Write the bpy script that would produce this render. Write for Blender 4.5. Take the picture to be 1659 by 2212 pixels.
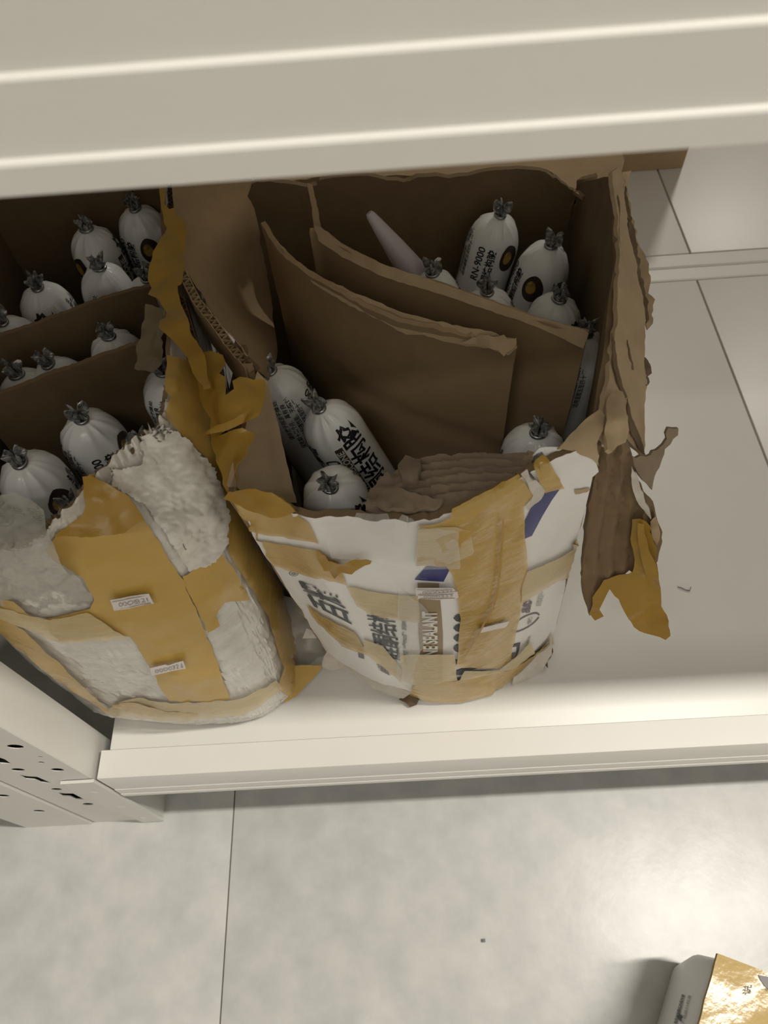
import bpy, bmesh, math, random
import numpy as np
from mathutils import Vector, Matrix, noise, geometry
from mathutils.bvhtree import BVHTree

random.seed(7)
for o in list(bpy.data.objects):
    bpy.data.objects.remove(o)
sc = bpy.context.scene
C = sc.collection
PI = math.pi

# ------------------------------------------------------------------ camera
CAM_H = 0.918
FPX = 1590.0
PITCH, ROLL, YAW = math.radians(58.06), math.radians(5.649), math.radians(-2.544)


def cam_axes():
    cy, sy = math.cos(YAW), math.sin(YAW)
    right = Vector((cy, -sy, 0)); hf = Vector((sy, cy, 0)); up = Vector((0, 0, 1))
    fwd = math.cos(PITCH) * hf - math.sin(PITCH) * up
    down = -math.sin(PITCH) * hf - math.cos(PITCH) * up
    cr, sr = math.cos(ROLL), math.sin(ROLL)
    return cr * right + sr * down, -sr * right + cr * down, fwd


RIGHT, DOWN, FWD = cam_axes()
CAM = Vector((0, 0, CAM_H))
cd = bpy.data.cameras.new('camera')
cam = bpy.data.objects.new('camera', cd)
C.objects.link(cam)
m = Matrix.Identity(4)
for i in range(3):
    m[i][0] = RIGHT[i]; m[i][1] = -DOWN[i]; m[i][2] = -FWD[i]; m[i][3] = CAM[i]
cam.matrix_world = m
cd.sensor_fit = 'HORIZONTAL'
cd.sensor_width = 36
cd.lens = FPX / 1659 * 36
cd.clip_start = 0.01
cd.dof.use_dof = True
cd.dof.focus_distance = 0.56
cd.dof.aperture_fstop = 15
sc.camera = cam

# ------------------------------------------------------------------ light
w = bpy.data.worlds.new('room_light')
sc.world = w
w.use_nodes = True
w.node_tree.nodes['Background'].inputs[0].default_value = (1.0, 0.90, 0.77, 1)
w.node_tree.nodes['Background'].inputs[1].default_value = 0.142


def tube(x, y, z, power, lx=1.2, ly=0.09, col=(1.0, 0.95, 0.86)):
    ld = bpy.data.lights.new('ceiling_or_fill_lamp', 'AREA')
    ld.shape = 'RECTANGLE'; ld.size = lx; ld.size_y = ly
    ld.energy = power; ld.color = col
    o = bpy.data.objects.new('ceiling_or_fill_lamp', ld)
    o.location = (x, y, z)
    C.objects.link(o)
    return o


tube(1.35, 0.00, 2.70, 71)
tube(1.17, 2.55, 2.70, 28, 0.16, 0.16)
tube(-0.50, -1.15, 2.70, 9, 1.2, 0.09)  # unseen fill lamp, added to brighten box fronts and front sausages
sc.view_settings.view_transform = 'Standard'
sc.view_settings.look = 'None'
sc.view_settings.exposure = 0.0
sc.view_settings.gamma = 1.0
sc.view_settings.use_curve_mapping = False

SH = 0.218            # height of the low shelf


# ------------------------------------------------------------------ pixel helpers
def ray(px, py):
    return RIGHT * ((px - 829.5) / FPX) + DOWN * ((py - 1106.0) / FPX) + FWD


def at(px, py, h):                      # on the horizontal plane h above the low shelf
    r = ray(px, py)
    return CAM + r * ((SH + h - CAM_H) / r.z)


def aty(px, py, y):
    r = ray(px, py)
    return CAM + r * (y / r.y)


def atx(px, py, x):
    r = ray(px, py)
    return CAM + r * (x / r.x)


def proj(p):
    d = Vector(p) - CAM
    k = d.dot(FWD)
    return 829.5 + FPX * d.dot(RIGHT) / k, 1106.0 + FPX * d.dot(DOWN) / k


# ------------------------------------------------------------------ materials
MATS = {}


def mat(name, col, rough=0.6, metal=0.0, var=None, bump=None, alpha=1.0, transl=0.0, coat=0.0, stretch=None, spec=0.5):
    """var=(scale, second colour, sharpness); bump=(scale, strength, distance)"""
    mt = bpy.data.materials.new(name)
    mt.use_nodes = True
    nt = mt.node_tree; N = nt.nodes; L = nt.links
    b = N['Principled BSDF']
    b.inputs['Base Color'].default_value = (*col, 1)
    b.inputs['Roughness'].default_value = rough
    b.inputs['Metallic'].default_value = metal
    b.inputs['Coat Weight'].default_value = coat
    b.inputs['Specular IOR Level'].default_value = spec
    tc = N.new('ShaderNodeTexCoord')
    mp = N.new('ShaderNodeMapping')
    L.new(tc.outputs['Object'], mp.inputs['Vector'])
    if stretch:
        mp.inputs['Scale'].default_value = stretch
    if var:
        n = N.new('ShaderNodeTexNoise'); n.inputs['Scale'].default_value = var[0]
        n.inputs['Detail'].default_value = 6; n.inputs['Roughness'].default_value = 0.6
        r = N.new('ShaderNodeValToRGB')
        r.color_ramp.elements[0].position = 0.5 - 0.5 * var[2]; r.color_ramp.elements[1].position = 0.5 + 0.5 * var[2]
        r.color_ramp.elements[0].color = (*col, 1); r.color_ramp.elements[1].color = (*var[1], 1)
        L.new(mp.outputs[0], n.inputs['Vector']); L.new(n.outputs['Fac'], r.inputs[0])
        L.new(r.outputs[0], b.inputs['Base Color'])
    if bump:
        n = N.new('ShaderNodeTexNoise'); n.inputs['Scale'].default_value = bump[0]; n.inputs['Detail'].default_value = 5
        bm_ = N.new('ShaderNodeBump'); bm_.inputs['Strength'].default_value = bump[1]
        bm_.inputs['Distance'].default_value = bump[2]
        L.new(mp.outputs[0], n.inputs['Vector']); L.new(n.outputs['Fac'], bm_.inputs['Height'])
        L.new(bm_.outputs[0], b.inputs['Normal'])
    out = N['Material Output']
    sh = b.outputs[0]
    if transl:
        t = N.new('ShaderNodeBsdfTranslucent'); t.inputs[0].default_value = (*col, 1)
        mx = N.new('ShaderNodeMixShader'); mx.inputs[0].default_value = transl
        L.new(sh, mx.inputs[1]); L.new(t.outputs[0], mx.inputs[2]); sh = mx.outputs[0]
    if alpha < 1:
        t = N.new('ShaderNodeBsdfTransparent')
        mx = N.new('ShaderNodeMixShader'); mx.inputs[0].default_value = alpha
        L.new(t.outputs[0], mx.inputs[1]); L.new(sh, mx.inputs[2]); sh = mx.outputs[0]
    L.new(sh, out.inputs[0])
    MATS[name] = mt
    return mt


mat('white_enamel', (0.72, 0.705, 0.665), 0.38, var=(9, (0.68, 0.665, 0.625), 0.6), bump=(220, 0.04, 0.001))
mat('floor_tile', (0.47, 0.47, 0.455), 0.33, var=(22, (0.62, 0.615, 0.595), 0.45), bump=(120, 0.10, 0.001))
mat('wall_paint', (0.74, 0.73, 0.70), 0.7, bump=(80, 0.1, 0.001))
mat('grout', (0.16, 0.12, 0.08), 0.9)
mat('cardboard', (0.37, 0.26, 0.145), 0.85, var=(60, (0.30, 0.205, 0.11), 0.7), bump=(160, 0.25, 0.001))
mat('cardboard_pale', (0.46, 0.345, 0.215), 0.85, var=(40, (0.36, 0.265, 0.155), 0.7), bump=(160, 0.25, 0.001))
mat('cardboard_dark', (0.16, 0.105, 0.06), 0.9, var=(70, (0.10, 0.065, 0.035), 0.7))
mat('cardboard_shaded', (0.20, 0.135, 0.072), 0.88, var=(50, (0.15, 0.10, 0.05), 0.7), bump=(160, 0.25, 0.001))  # darker copy of the cardboard, interior shade put into its colour
mat('cardboard_grey', (0.26, 0.20, 0.14), 0.9, var=(50, (0.20, 0.15, 0.10), 0.7), bump=(120, 0.4, 0.001))
mat('print_white', (0.76, 0.755, 0.735), 0.42, var=(30, (0.69, 0.68, 0.655), 0.7), bump=(60, 0.12, 0.002))
mat('torn_white', (0.60, 0.57, 0.52), 0.8, var=(60, (0.45, 0.40, 0.34), 0.5), bump=(90, 0.4, 0.002))
mat('tape', (0.57, 0.37, 0.08), 0.22, var=(25, (0.47, 0.285, 0.045), 0.7), bump=(70, 0.35, 0.002), alpha=0.76, stretch=(1, 1, 2.5))
mat('tape_solid', (0.53, 0.345, 0.085), 0.3, var=(25, (0.45, 0.28, 0.055), 0.7), bump=(50, 0.3, 0.002))
mat('tape_pale', (0.60, 0.43, 0.17), 0.26, var=(60, (0.66, 0.55, 0.33), 0.6), bump=(110, 0.5, 0.002), alpha=0.72, stretch=(0.6, 0.6, 5))
mat('tape_free', (0.57, 0.37, 0.075), 0.28, var=(30, (0.47, 0.28, 0.04), 0.6), bump=(60, 0.4, 0.002), transl=0.42)
mat('film', (0.75, 0.75, 0.73), 0.08, bump=(90, 0.8, 0.003), alpha=0.24)
mat('film_brown', (0.33, 0.26, 0.16), 0.25, bump=(60, 0.6, 0.003), alpha=0.55)
mat('wrap', (0.86, 0.835, 0.77), 0.16, var=(55, (0.58, 0.55, 0.49), 0.7), bump=(160, 0.35, 0.0015), stretch=(0.6, 0.6, 2.2), transl=0.15, coat=0.5)
mat('wrap_clear', (0.58, 0.55, 0.49), 0.14, bump=(90, 0.9, 0.003), alpha=0.36)
mat('navy', (0.025, 0.028, 0.13), 0.35, var=(40, (0.04, 0.045, 0.19), 0.6))
mat('ink', (0.012, 0.012, 0.014), 0.45)
mat('ink_grey', (0.05, 0.055, 0.065), 0.5)
mat('ink_soft', (0.13, 0.13, 0.13), 0.5)
mat('ink_purple', (0.13, 0.09, 0.12), 0.5)
mat('ink_sticker', (0.33, 0.30, 0.29), 0.6)
mat('band_tan', (0.27, 0.19, 0.10), 0.45)
mat('band_brown', (0.07, 0.045, 0.03), 0.45)
mat('logo_gold', (0.42, 0.27, 0.06), 0.4, var=(120, (0.05, 0.03, 0.015), 0.2))
mat('logo_dark', (0.035, 0.018, 0.014), 0.4)
mat('print_light', (0.70, 0.68, 0.62), 0.5)
mat('sticker', (0.68, 0.63, 0.60), 0.6)
mat('foil', (0.86, 0.86, 0.85), 0.24, var=(35, (0.78, 0.78, 0.77), 0.6), bump=(60, 0.18, 0.003))
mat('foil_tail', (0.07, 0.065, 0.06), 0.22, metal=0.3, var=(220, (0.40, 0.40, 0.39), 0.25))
mat('clip_metal', (0.38, 0.38, 0.38), 0.3, metal=0.9)
mat('nozzle_plastic', (0.60, 0.54, 0.56), 0.45, transl=0.25)
mat('hole_shade', (0.02, 0.02, 0.02), 0.8)
mat('grey_plastic', (0.34, 0.32, 0.29), 0.35, bump=(60, 0.6, 0.003))
mat('carton_gold', (0.50, 0.36, 0.15), 0.10, bump=(26, 0.22, 0.003), spec=0.10)


# ------------------------------------------------------------------ object helpers
def mkobj(name, verts, faces, mats, parent=None, fmat=None, smooth=True, sharp=40, origin=None):
    me = bpy.data.meshes.new(name)
    if origin is None and parent is None:
        a = np.array([tuple(v) for v in verts])
        origin = Vector(((a[:, 0].min() + a[:, 0].max()) / 2, (a[:, 1].min() + a[:, 1].max()) / 2, a[:, 2].min()))
    og = Vector(origin) if origin is not None else Vector((0, 0, 0))
    me.from_pydata([tuple(Vector(v) - og) for v in verts], [], [tuple(f) for f in faces])
    if not isinstance(mats, (list, tuple)):
        mats = [mats]
    for k in mats:
        me.materials.append(MATS[k])
    if fmat:
        me.polygons.foreach_set('material_index', fmat)
    if smooth:
        me.shade_smooth()
        me.set_sharp_from_angle(angle=math.radians(sharp))
    me.update()
    o = bpy.data.objects.new(name, me)
    o.location = og
    C.objects.link(o)
    if parent is not None:
        o.parent = parent
        o.matrix_parent_inverse = wm(parent).inverted()
    return o


WM = {}


def wm(o):
    if o.name in WM:
        return WM[o.name]
    return Matrix.Translation(o.location)


def thing(name, label, cat, loc, group=None, kind=None):
    o = bpy.data.objects.new(name, None)
    o.empty_display_size = 0.03
    C.objects.link(o)
    o.location = loc
    if kind:
        o['kind'] = kind
    else:
        o['label'] = label; o['category'] = cat
    if group:
        o['group'] = group
    return o


def tag(o, label, cat, group=None):
    o['label'] = label; o['category'] = cat
    if group:
        o['group'] = group
    return o


def box_vf(x0, x1, y0, y1, z0, z1, bev=0.0):
    bm = bmesh.new()
    bmesh.ops.create_cube(bm, size=1)
    for v in bm.verts:
        v.co = Vector(((x0 + x1) / 2 + v.co.x * (x1 - x0), (y0 + y1) / 2 + v.co.y * (y1 - y0), (z0 + z1) / 2 + v.co.z * (z1 - z0)))
    if bev:
        bmesh.ops.bevel(bm, geom=bm.edges[:], offset=bev, segments=2, affect='EDGES', profile=0.6)
    bm.verts.ensure_lookup_table()
    vs = [v.co.copy() for v in bm.verts]
    fs = [[v.index for v in f.verts] for f in bm.faces]
    bm.free()
    return vs, fs


def box(name, x0, x1, y0, y1, z0, z1, mt, parent=None, bev=0.0):
    vs, fs = box_vf(x0, x1, y0, y1, z0, z1, bev)
    return mkobj(name, vs, fs, mt, parent)


def extrude_x(name, prof, x0, x1, mt, parent):        # prof = [(y, z)] closed
    n = len(prof)
    vs = [Vector((x0, y, z)) for y, z in prof] + [Vector((x1, y, z)) for y, z in prof]
    fs = [(i, (i + 1) % n, n + (i + 1) % n, n + i) for i in range(n)]
    fs += [tuple(range(n - 1, -1, -1)), tuple(range(n, 2 * n))]
    return mkobj(name, vs, fs, mt, parent, sharp=25)


def nz(p, s, seed=0.0):
    return noise.noise(Vector((p[0] * s + seed * 7.3, p[1] * s - seed * 3.1, p[2] * s + seed)))


# ---- thin-plate depth surface through a few known points
class Surf:
    def __init__(self, ctrl):
        P = []; T = []
        for c in ctrl:
            if len(c) == 4:
                p = aty(c[0], c[1], c[3]) if c[2] == 'y' else atx(c[0], c[1], c[3])
            else:
                p = at(c[0], c[1], c[2])
            P.append((c[0] / 500.0, c[1] / 500.0)); T.append((p - CAM).dot(FWD))
        P = np.array(P); n = len(P)
        d = np.linalg.norm(P[:, None] - P[None], axis=2)
        K = np.where(d > 0, d * d * np.log(d + 1e-12), 0) + 1e-4 * np.eye(n)
        A = np.zeros((n + 3, n + 3))
        A[:n, :n] = K; A[:n, n] = 1; A[:n, n + 1:] = P; A[n, :n] = 1; A[n + 1:, :n] = P.T
        self.w = np.linalg.lstsq(A, np.concatenate([T, [0, 0, 0]]), rcond=None)[0]
        self.P = P; self.n = n

    def pt(self, px, py):
        q = np.array((px / 500.0, py / 500.0))
        d = np.linalg.norm(self.P - q, axis=1)
        t = (self.w[:self.n] * np.where(d > 0, d * d * np.log(d + 1e-12), 0)).sum() + self.w[self.n] + self.w[self.n + 1:].dot(q)
        return CAM + ray(px, py) * float(t)

    def __call__(self, px, py):
        p = self.pt(px, py)
        a = self.pt(px + 3, py) - p; b = self.pt(px, py + 3) - p
        n = a.cross(b)
        n = n.normalized() if n.length > 1e-12 else Vector((0, 0, 1))
        if n.dot(CAM - p) < 0:
            n = -n
        return p, n


class Hit:
    """lay a pixel onto the surface of built things"""
    def __init__(self, objs):
        vs = []; fs = []
        for o in objs:
            k = len(vs)
            mw = wm(o) if o.parent is None else wm(o.parent) @ o.matrix_parent_inverse @ Matrix.Translation(o.location)
            vs += [mw @ v.co for v in o.data.vertices]
            fs += [[i + k for i in p.vertices] for p in o.data.polygons]
        self.t = BVHTree.FromPolygons(vs, fs)
        self.last = 0.5

    def __call__(self, px, py):
        r = ray(px, py).normalized()
        p, n, i, d = self.t.ray_cast(CAM, r)
        if p is None:
            p, n, i, d2 = self.t.find_nearest(CAM + r * self.last)
        else:
            self.last = d
        if n.dot(CAM - p) < 0:
            n = -n
        return p, n


def inside(p, poly):
    x, y = p; c = False; j = len(poly) - 1
    for i in range(len(poly)):
        a = poly[i]; b = poly[j]
        if (a[1] > y) != (b[1] > y) and x < (b[0] - a[0]) * (y - a[1]) / (b[1] - a[1]) + a[0]:
            c = not c
        j = i
    return c


def tri_poly(poly, step, jag=0.0, seed=1):
    rnd = random.Random(seed)
    out = []
    n = len(poly)
    for i in range(n):
        a = poly[i]; b = poly[(i + 1) % n]
        L = math.hypot(b[0] - a[0], b[1] - a[1])
        k = max(1, int(L / step))
        for j in range(k):
            t = j / k
            x = a[0] + (b[0] - a[0]) * t; y = a[1] + (b[1] - a[1]) * t
            if jag and L > 0:
                s = jag * (rnd.random() * 2 - 1) * (0.5 if j == 0 else 1)
                x += -(b[1] - a[1]) / L * s; y += (b[0] - a[0]) / L * s
            out.append((x, y))
    xs = [p[0] for p in out]; ys = [p[1] for p in out]
    pts = list(out)
    y = min(ys) + step * 0.5; row = 0
    while y < max(ys):
        x = min(xs) + step * (0.5 if row % 2 else 0.1)
        while x < max(xs):
            q = (x + step * 0.15 * (rnd.random() - .5), y + step * 0.15 * (rnd.random() - .5))
            if inside(q, out) and all((q[0] - p[0]) ** 2 + (q[1] - p[1]) ** 2 > (step * 0.45) ** 2 for p in out):
                pts.append(q)
            x += step
        y += step * 0.87; row += 1
    nb = len(out)
    r = geometry.delaunay_2d_cdt([Vector(p) for p in pts], [(i, (i + 1) % nb) for i in range(nb)], [], 0, 1e-5)
    V2, F = r[0], r[2]
    fs = []
    for f in F:
        c = (sum(V2[i][0] for i in f) / 3, sum(V2[i][1] for i in f) / 3)
        if inside(c, out):
            fs.append(tuple(f))
    return [(v[0], v[1]) for v in V2], fs


def sheet(name, poly, surf, mt, parent=None, step=16, thick=0.0025, jag=0.0, crumple=None, off=0.0, seed=1, flute=None, back=None, sharp=50):
    V2, F = tri_poly(poly, step, jag, seed)
    P = []; Nn = []
    for (x, y) in V2:
        p, n = surf(x, y)
        d = off
        if crumple:
            d += crumple[0] * nz(p, crumple[1], seed) + 0.4 * crumple[0] * nz(p, crumple[1] * 2.7, seed + 3)
        if flute:
            d += flute(x, y)
        P.append(p + n * d); Nn.append(n)
    # orient front to the camera
    f0 = []
    for f in F:
        a, b, c = (P[i] for i in f)
        nn = (b - a).cross(c - a)
        f0.append(f if nn.dot(CAM - a) >= 0 else (f[0], f[2], f[1]))
    mats = [mt] if isinstance(mt, str) else list(mt)
    if not thick:
        return mkobj(name, P, f0, mats, parent, sharp=70)
    k = len(P)
    V = P + [p - n * thick for p, n in zip(P, Nn)]
    fs = list(f0) + [(f[2] + k, f[1] + k, f[0] + k) for f in f0]
    fm = [0] * len(f0) + [1 if back else 0] * len(f0)
    ec = {}
    for f in f0:
        for i in range(3):
            e = (f[i], f[(i + 1) % 3])
            if (e[1], e[0]) in ec:
                del ec[(e[1], e[0])]
            else:
                ec[e] = 1
    for (a, b) in ec:
        fs.append((b, a, a + k, b + k)); fm.append(1 if back else 0)
    if back:
        mats = mats + [back]
    return mkobj(name, V, fs, mats, parent, fmat=fm if back else None, sharp=sharp)


def text_mesh(s, bold=0.0):
    c = bpy.data.curves.new('t', 'FONT'); c.body = s; c.offset = bold; c.resolution_u = 3
    o = bpy.data.objects.new('t', c); C.objects.link(o)
    dg = bpy.context.evaluated_depsgraph_get()
    me = bpy.data.meshes.new_from_object(o.evaluated_get(dg))
    bpy.data.objects.remove(o); bpy.data.curves.remove(c)
    bm = bmesh.new(); bm.from_mesh(me); bpy.data.meshes.remove(me)
    bmesh.ops.triangulate(bm, faces=bm.faces[:])
    for _ in range(2):
        es = [e for e in bm.edges if e.calc_length() > 0.25]
        if es:
            bmesh.ops.subdivide_edges(bm, edges=es, cuts=1)
            bmesh.ops.triangulate(bm, faces=[f for f in bm.faces if len(f.verts) > 3])
    bm.verts.index_update()
    V = [(v.co.x, v.co.y) for v in bm.verts]; F = [[v.index for v in f.verts] for f in bm.faces]
    bm.free()
    return V, F


def text_on(name, s, quad, surf, mt, parent, off=0.0009, bold=0.02):
    """quad: pixel corners baseline start, baseline end, top end, top start"""
    V, F = text_mesh(s, bold)
    x0 = min(v[0] for v in V); x1 = max(v[0] for v in V); y0 = min(v[1] for v in V); y1 = max(v[1] for v in V)
    a, b, c, d = quad
    P = []
    for (x, y) in V:
        u = (x - x0) / (x1 - x0); t = (y - y0) / (y1 - y0)
        q = [(a[i] * (1 - u) + b[i] * u) * (1 - t) + (d[i] * (1 - u) + c[i] * u) * t for i in (0, 1)]
        p, n = surf(*q)
        P.append(p + n * off)
    fs = []
    for f in F:
        A, B, D = (P[i] for i in f[:3])
        fs.append(f if (B - A).cross(D - A).dot(CAM - A) >= 0 else f[::-1])
    return mkobj(name, P, fs, mt, parent, smooth=False)


def decal(name, poly, surf, mt, parent, off=0.0007, step=14, jag=0.0, crumple=None, seed=1, thick=0.0):
    return sheet(name, poly, surf, mt, parent, step=step, thick=thick, jag=jag, crumple=crumple, off=off, seed=seed)


def line_px(a, b, wd):
    L = math.hypot(b[0] - a[0], b[1] - a[1]); nx, ny = -(b[1] - a[1]) / L * wd / 2, (b[0] - a[0]) / L * wd / 2
    return [(a[0] + nx, a[1] + ny), (b[0] + nx, b[1] + ny), (b[0] - nx, b[1] - ny), (a[0] - nx, a[1] - ny)]


# ================================================================== FLOOR
fl = box('floor', -2.6, 2.8, -2.6, 3.4, -0.03, -0.0022, 'grout')
fl['kind'] = 'structure'
tv, tf = box_vf(-0.3993, 0.3993, -0.3993, 0.3993, -0.02, 0.0, 0.0008)
tile0 = None
for ix in range(-3, 4):
    for iy in range(-3, 5):
        cx = -0.22 + 0.4 + 0.8 * ix; cy = 0.12 + 0.8 * iy
        if tile0 is None:
            tile0 = mkobj('floor_tile', tv, tf, 'floor_tile', fl); t = tile0
        else:
            t = tile0.copy(); C.objects.link(t)
        t.matrix_parent_inverse = wm(fl).inverted()
        t.location = (cx, cy, 0)

# unseen wall across the aisle, added to bounce light onto the box fronts
wb = box('bounce_wall', -2.6, 2.8, -1.45, -1.38, 0.0, 2.75, 'wall_paint')
wb['kind'] = 'structure'

# ================================================================== RACKS
def beam_profile(yf, ztop, depth=0.024, hgt=0.072, s=1, k=1.0):
    zb = ztop - hgt
    st = [(0.0, 0.0), (0.0, 0.0075), (0.0004, 0.0082), (0.0017, 0.0086), (0.0019, 0.0258), (0.0023, 0.0264), (0.0036, 0.0268), (0.0038, hgt - 0.0015), (0.0053, hgt)]
    pr = [(yf + s * a * k, zb + b) for a, b in st]
    pr += [(yf + s * (depth + 0.0038), ztop), (yf + s * (depth + 0.0038), zb)]
    return pr


def upright(name_root, x0, x1, yf, yb, z1, parent, holes):
    """folded sheet-steel post: perforated front plate, two side flanges"""
    out = [(x0, 0.0), (x1, 0.0), (x1, z1), (x0, z1)]
    pts = [Vector(p) for p in out]; ed = [(0, 1), (1, 2), (2, 3), (3, 0)]
    hp = []
    for h in holes:
        k = len(pts); pts += [Vector(p) for p in h]; ed += [(k + i, k + (i + 1) % len(h)) for i in range(len(h))]
        hp.append(h)
    r = geometry.delaunay_2d_cdt(pts, ed, [], 0, 1e-6)
    V2 = [(v[0], v[1]) for v in r[0]]
    F = []
    for f in r[2]:
        c = (sum(V2[i][0] for i in f) / 3, sum(V2[i][1] for i in f) / 3)
        if not any(inside(c, h) for h in hp):
            F.append(tuple(f))
    k = len(V2)
    V = [Vector((x, yf, z)) for x, z in V2] + [Vector((x, yf + 0.0008, z)) for x, z in V2]
    fs = list(F) + [(f[2] + k, f[1] + k, f[0] + k) for f in F]
    ec = {}
    for f in F:
        for i in range(3):
            e = (f[i], f[(i + 1) % 3])
            if (e[1], e[0]) in ec: del ec[(e[1], e[0])]
            else: ec[e] = 1
    fs += [(b, a, a + k, b + k) for a, b in ec]
    mkobj('post_face', V, fs, 'white_enamel', parent, sharp=20)
    box('post_flange', x1 - 0.0025, x1 + 0.0006, yf + 0.0004, yb, 0, z1, 'white_enamel', parent, 0.0008)
    box('post_flange', x0 - 0.0006, x0 + 0.0025, yf + 0.0004, yb, 0, z1, 'white_enamel', parent, 0.0008)


def ellipse(cx, cz, a, b, n=12, tilt=0):
    return [(cx + a * math.cos(t) * math.cos(tilt) - b * math.sin(t) * math.sin(tilt), cz + a * math.cos(t) * math.sin(tilt) + b * math.sin(t) * math.cos(tilt)) for t in [2 * PI * i / n for i in range(n)]]


PXF, PYF = (-0.3845, -0.304), 0.163
rack = thing('metal_shelving_rack', 'white enamelled steel rack holding the open boxes on its low shelf', 'shelf', (0.4, 0.47, 0))
hl = []
for (x, y, r) in ((33, 1613, .0064), (39, 1663, .0056), (124, 1663, .0056), (122, 1705, .0050), (190, 1737, .0056)):
    p = aty(x, y, PYF); hl.append(ellipse(p.x, p.z, r, r))
for (x, y, r) in ((87, 1635, .0020), (89, 1647, .0028)):
    p = aty(x, y, PYF); hl.append(ellipse(p.x, p.z, r, r, 8))
for pl in ([(-8, 1634), (10, 1640), (25, 1650), (2, 1649), (-8, 1645)],
           [(41, 1673), (58, 1677), (80, 1678), (112, 1692), (90, 1690), (76, 1684), (56, 1682)],
           [(125, 1712), (140, 1714), (158, 1714), (182, 1727), (165, 1726), (152, 1720), (136, 1719)]):
    hl.append([(aty(x, y, PYF).x, aty(x, y, PYF).z) for x, y in pl])
for k in range(6):
    hl.append(ellipse(-0.36, 0.42 + 0.05 * k, 0.0042, 0.0042)); hl.append(ellipse(-0.33, 0.40 + 0.05 * k, 0.0042, 0.0042))
upright('upright_post', PXF[0], PXF[1], PYF, 0.206, 1.15, rack, hl)
box('hole_shade_plate', PXF[0] + 0.004, PXF[1] - 0.004, 0.190, 0.193, 0.0, 1.15, 'hole_shade', rack)  # near-black plate behind the holes, paints the shade inside the post
# connector plate of the low beam, clipped over the post
cp = []
for (x, y) in ((132, 1684), (207, 1677), (343, 1763), (255, 1768), (186, 1768)):
    p = aty(x, y, PYF - 0.003); cp.append((p.x, p.z))
cp = [(-0.3335, 0.2165), (-0.3015, 0.2175), (-0.3015, 0.004), (-0.327, 0.004), (-0.3335, 0.10)]
n = len(cp)
V = [Vector((x, PYF - 0.0035, z)) for x, z in cp] + [Vector((x, PYF - 0.0006, z)) for x, z in cp]
mkobj('connector_plate', V, [tuple(range(n)), tuple(range(2 * n - 1, n - 1, -1))] + [((i + 1) % n, i, i + n, (i + 1) % n + n) for i in range(n)], 'white_enamel', rack, sharp=20)
for (zz, xx) in ((0.175, -0.318), (0.10, -0.318), (0.03, -0.318)):
    e = ellipse(xx, zz, .0042, .0042, 12); k = len(e)
    V = [Vector((x, PYF - 0.0035, z)) for x, z in e] + [Vector((xx, PYF - 0.0048, zz))]
    mkobj('rivet', V, [(i, (i + 1) % k, k) for i in range(k)], 'white_enamel', rack, sharp=60)
XR = 1.42
extrude_x('front_beam', beam_profile(0.1605, SH, k=0.4), -0.2985, XR, 'white_enamel', rack)
extrude_x('rear_beam', [(0.776, SH - 0.07), (0.776, SH - 0.001), (0.778, SH), (0.7985, SH), (0.8, SH - 0.002), (0.8, SH - 0.07)], -0.30, XR, 'white_enamel', rack)
XS = 0.4175
sv, sf = None, None
for (a, b) in ((-0.291, XS - 0.0012), (XS + 0.0012, 1.12), (1.1225, XR)):
    box('shelf_panel', a, b, 0.1885, 0.7745, SH - 0.022, SH - 0.0006, 'white_enamel', rack, 0.0013)
# upper shelf
UZ = 0.810
extrude_x('upper_front_beam', beam_profile(0.165, UZ + 0.072), -0.31, XR, 'white_enamel', rack)
extrude_x('upper_rear_beam', [(0.772, UZ), (0.772, UZ + .07), (0.80, UZ + .07), (0.80, UZ)], -0.31, XR, 'white_enamel', rack)
for (a, b) in ((-0.30, XS - 0.0012), (XS + 0.0012, 1.12), (1.1225, XR)):
    box('upper_shelf_panel', a, b, 0.194, 0.771, UZ + 0.045, UZ + 0.066, 'white_enamel', rack, 0.001)
for xx in (XR + 0.001,):
    box('upright_post', xx, xx + 0.08, 0.163, 0.206, 0, 1.15, 'white_enamel', rack, 0.002)
    box('upright_post', xx, xx + 0.08, 0.757, 0.80, 0, 1.15, 'white_enamel', rack, 0.002)
box('upright_post', -0.3845, -0.304, 0.757, 0.80, 0, 1.15, 'white_enamel', rack, 0.002)

# neighbouring bay on the other side of the post
nb = thing('metal_shelving_rack', 'perforated white post of the neighbouring rack beside the bubble-wrapped box', 'shelf', (-0.43, 0.18, 0))
hl = []
for (x, y, r) in ((6, 1719, .006), (84, 1752, .006)):
    p = aty(x, y, 0.161); hl.append(ellipse(p.x, p.z, r, r))
upright('upright_post', -0.468, -0.3880, 0.161, 0.206, 1.15, nb, hl)
box('hole_shade_plate', -0.464, -0.392, 0.190, 0.193, 0.0, 1.15, 'hole_shade', nb)  # same painted shade behind the holes of this post
extrude_x('front_beam', beam_profile(0.1605, SH, k=0.4), -1.75, -0.470, 'white_enamel', nb)  # unseen beams and shelves of this bay, added to block light from the left
extrude_x('upper_front_beam', beam_profile(0.165, UZ + 0.072), -1.75, -0.470, 'white_enamel', nb)
extrude_x('rear_beam', [(0.776, SH - 0.07), (0.776, SH), (0.8, SH), (0.8, SH - 0.07)], -1.75, -0.39, 'white_enamel', nb)
box('shelf_panel', -1.75, -0.475, 0.1885, 0.7745, SH - 0.022, SH - 0.0006, 'white_enamel', nb, 0.0013)
box('upper_shelf_panel', -1.75, -0.40, 0.194, 0.771, UZ + 0.045, UZ + 0.066, 'white_enamel', nb, 0.001)
box('upright_post', -0.468, -0.3885, 0.757, 0.80, 0, 1.15, 'white_enamel', nb, 0.002)
box('upright_post', -1.83, -1.752, 0.163, 0.206, 0, 1.15, 'white_enamel', nb, 0.002)
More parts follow.
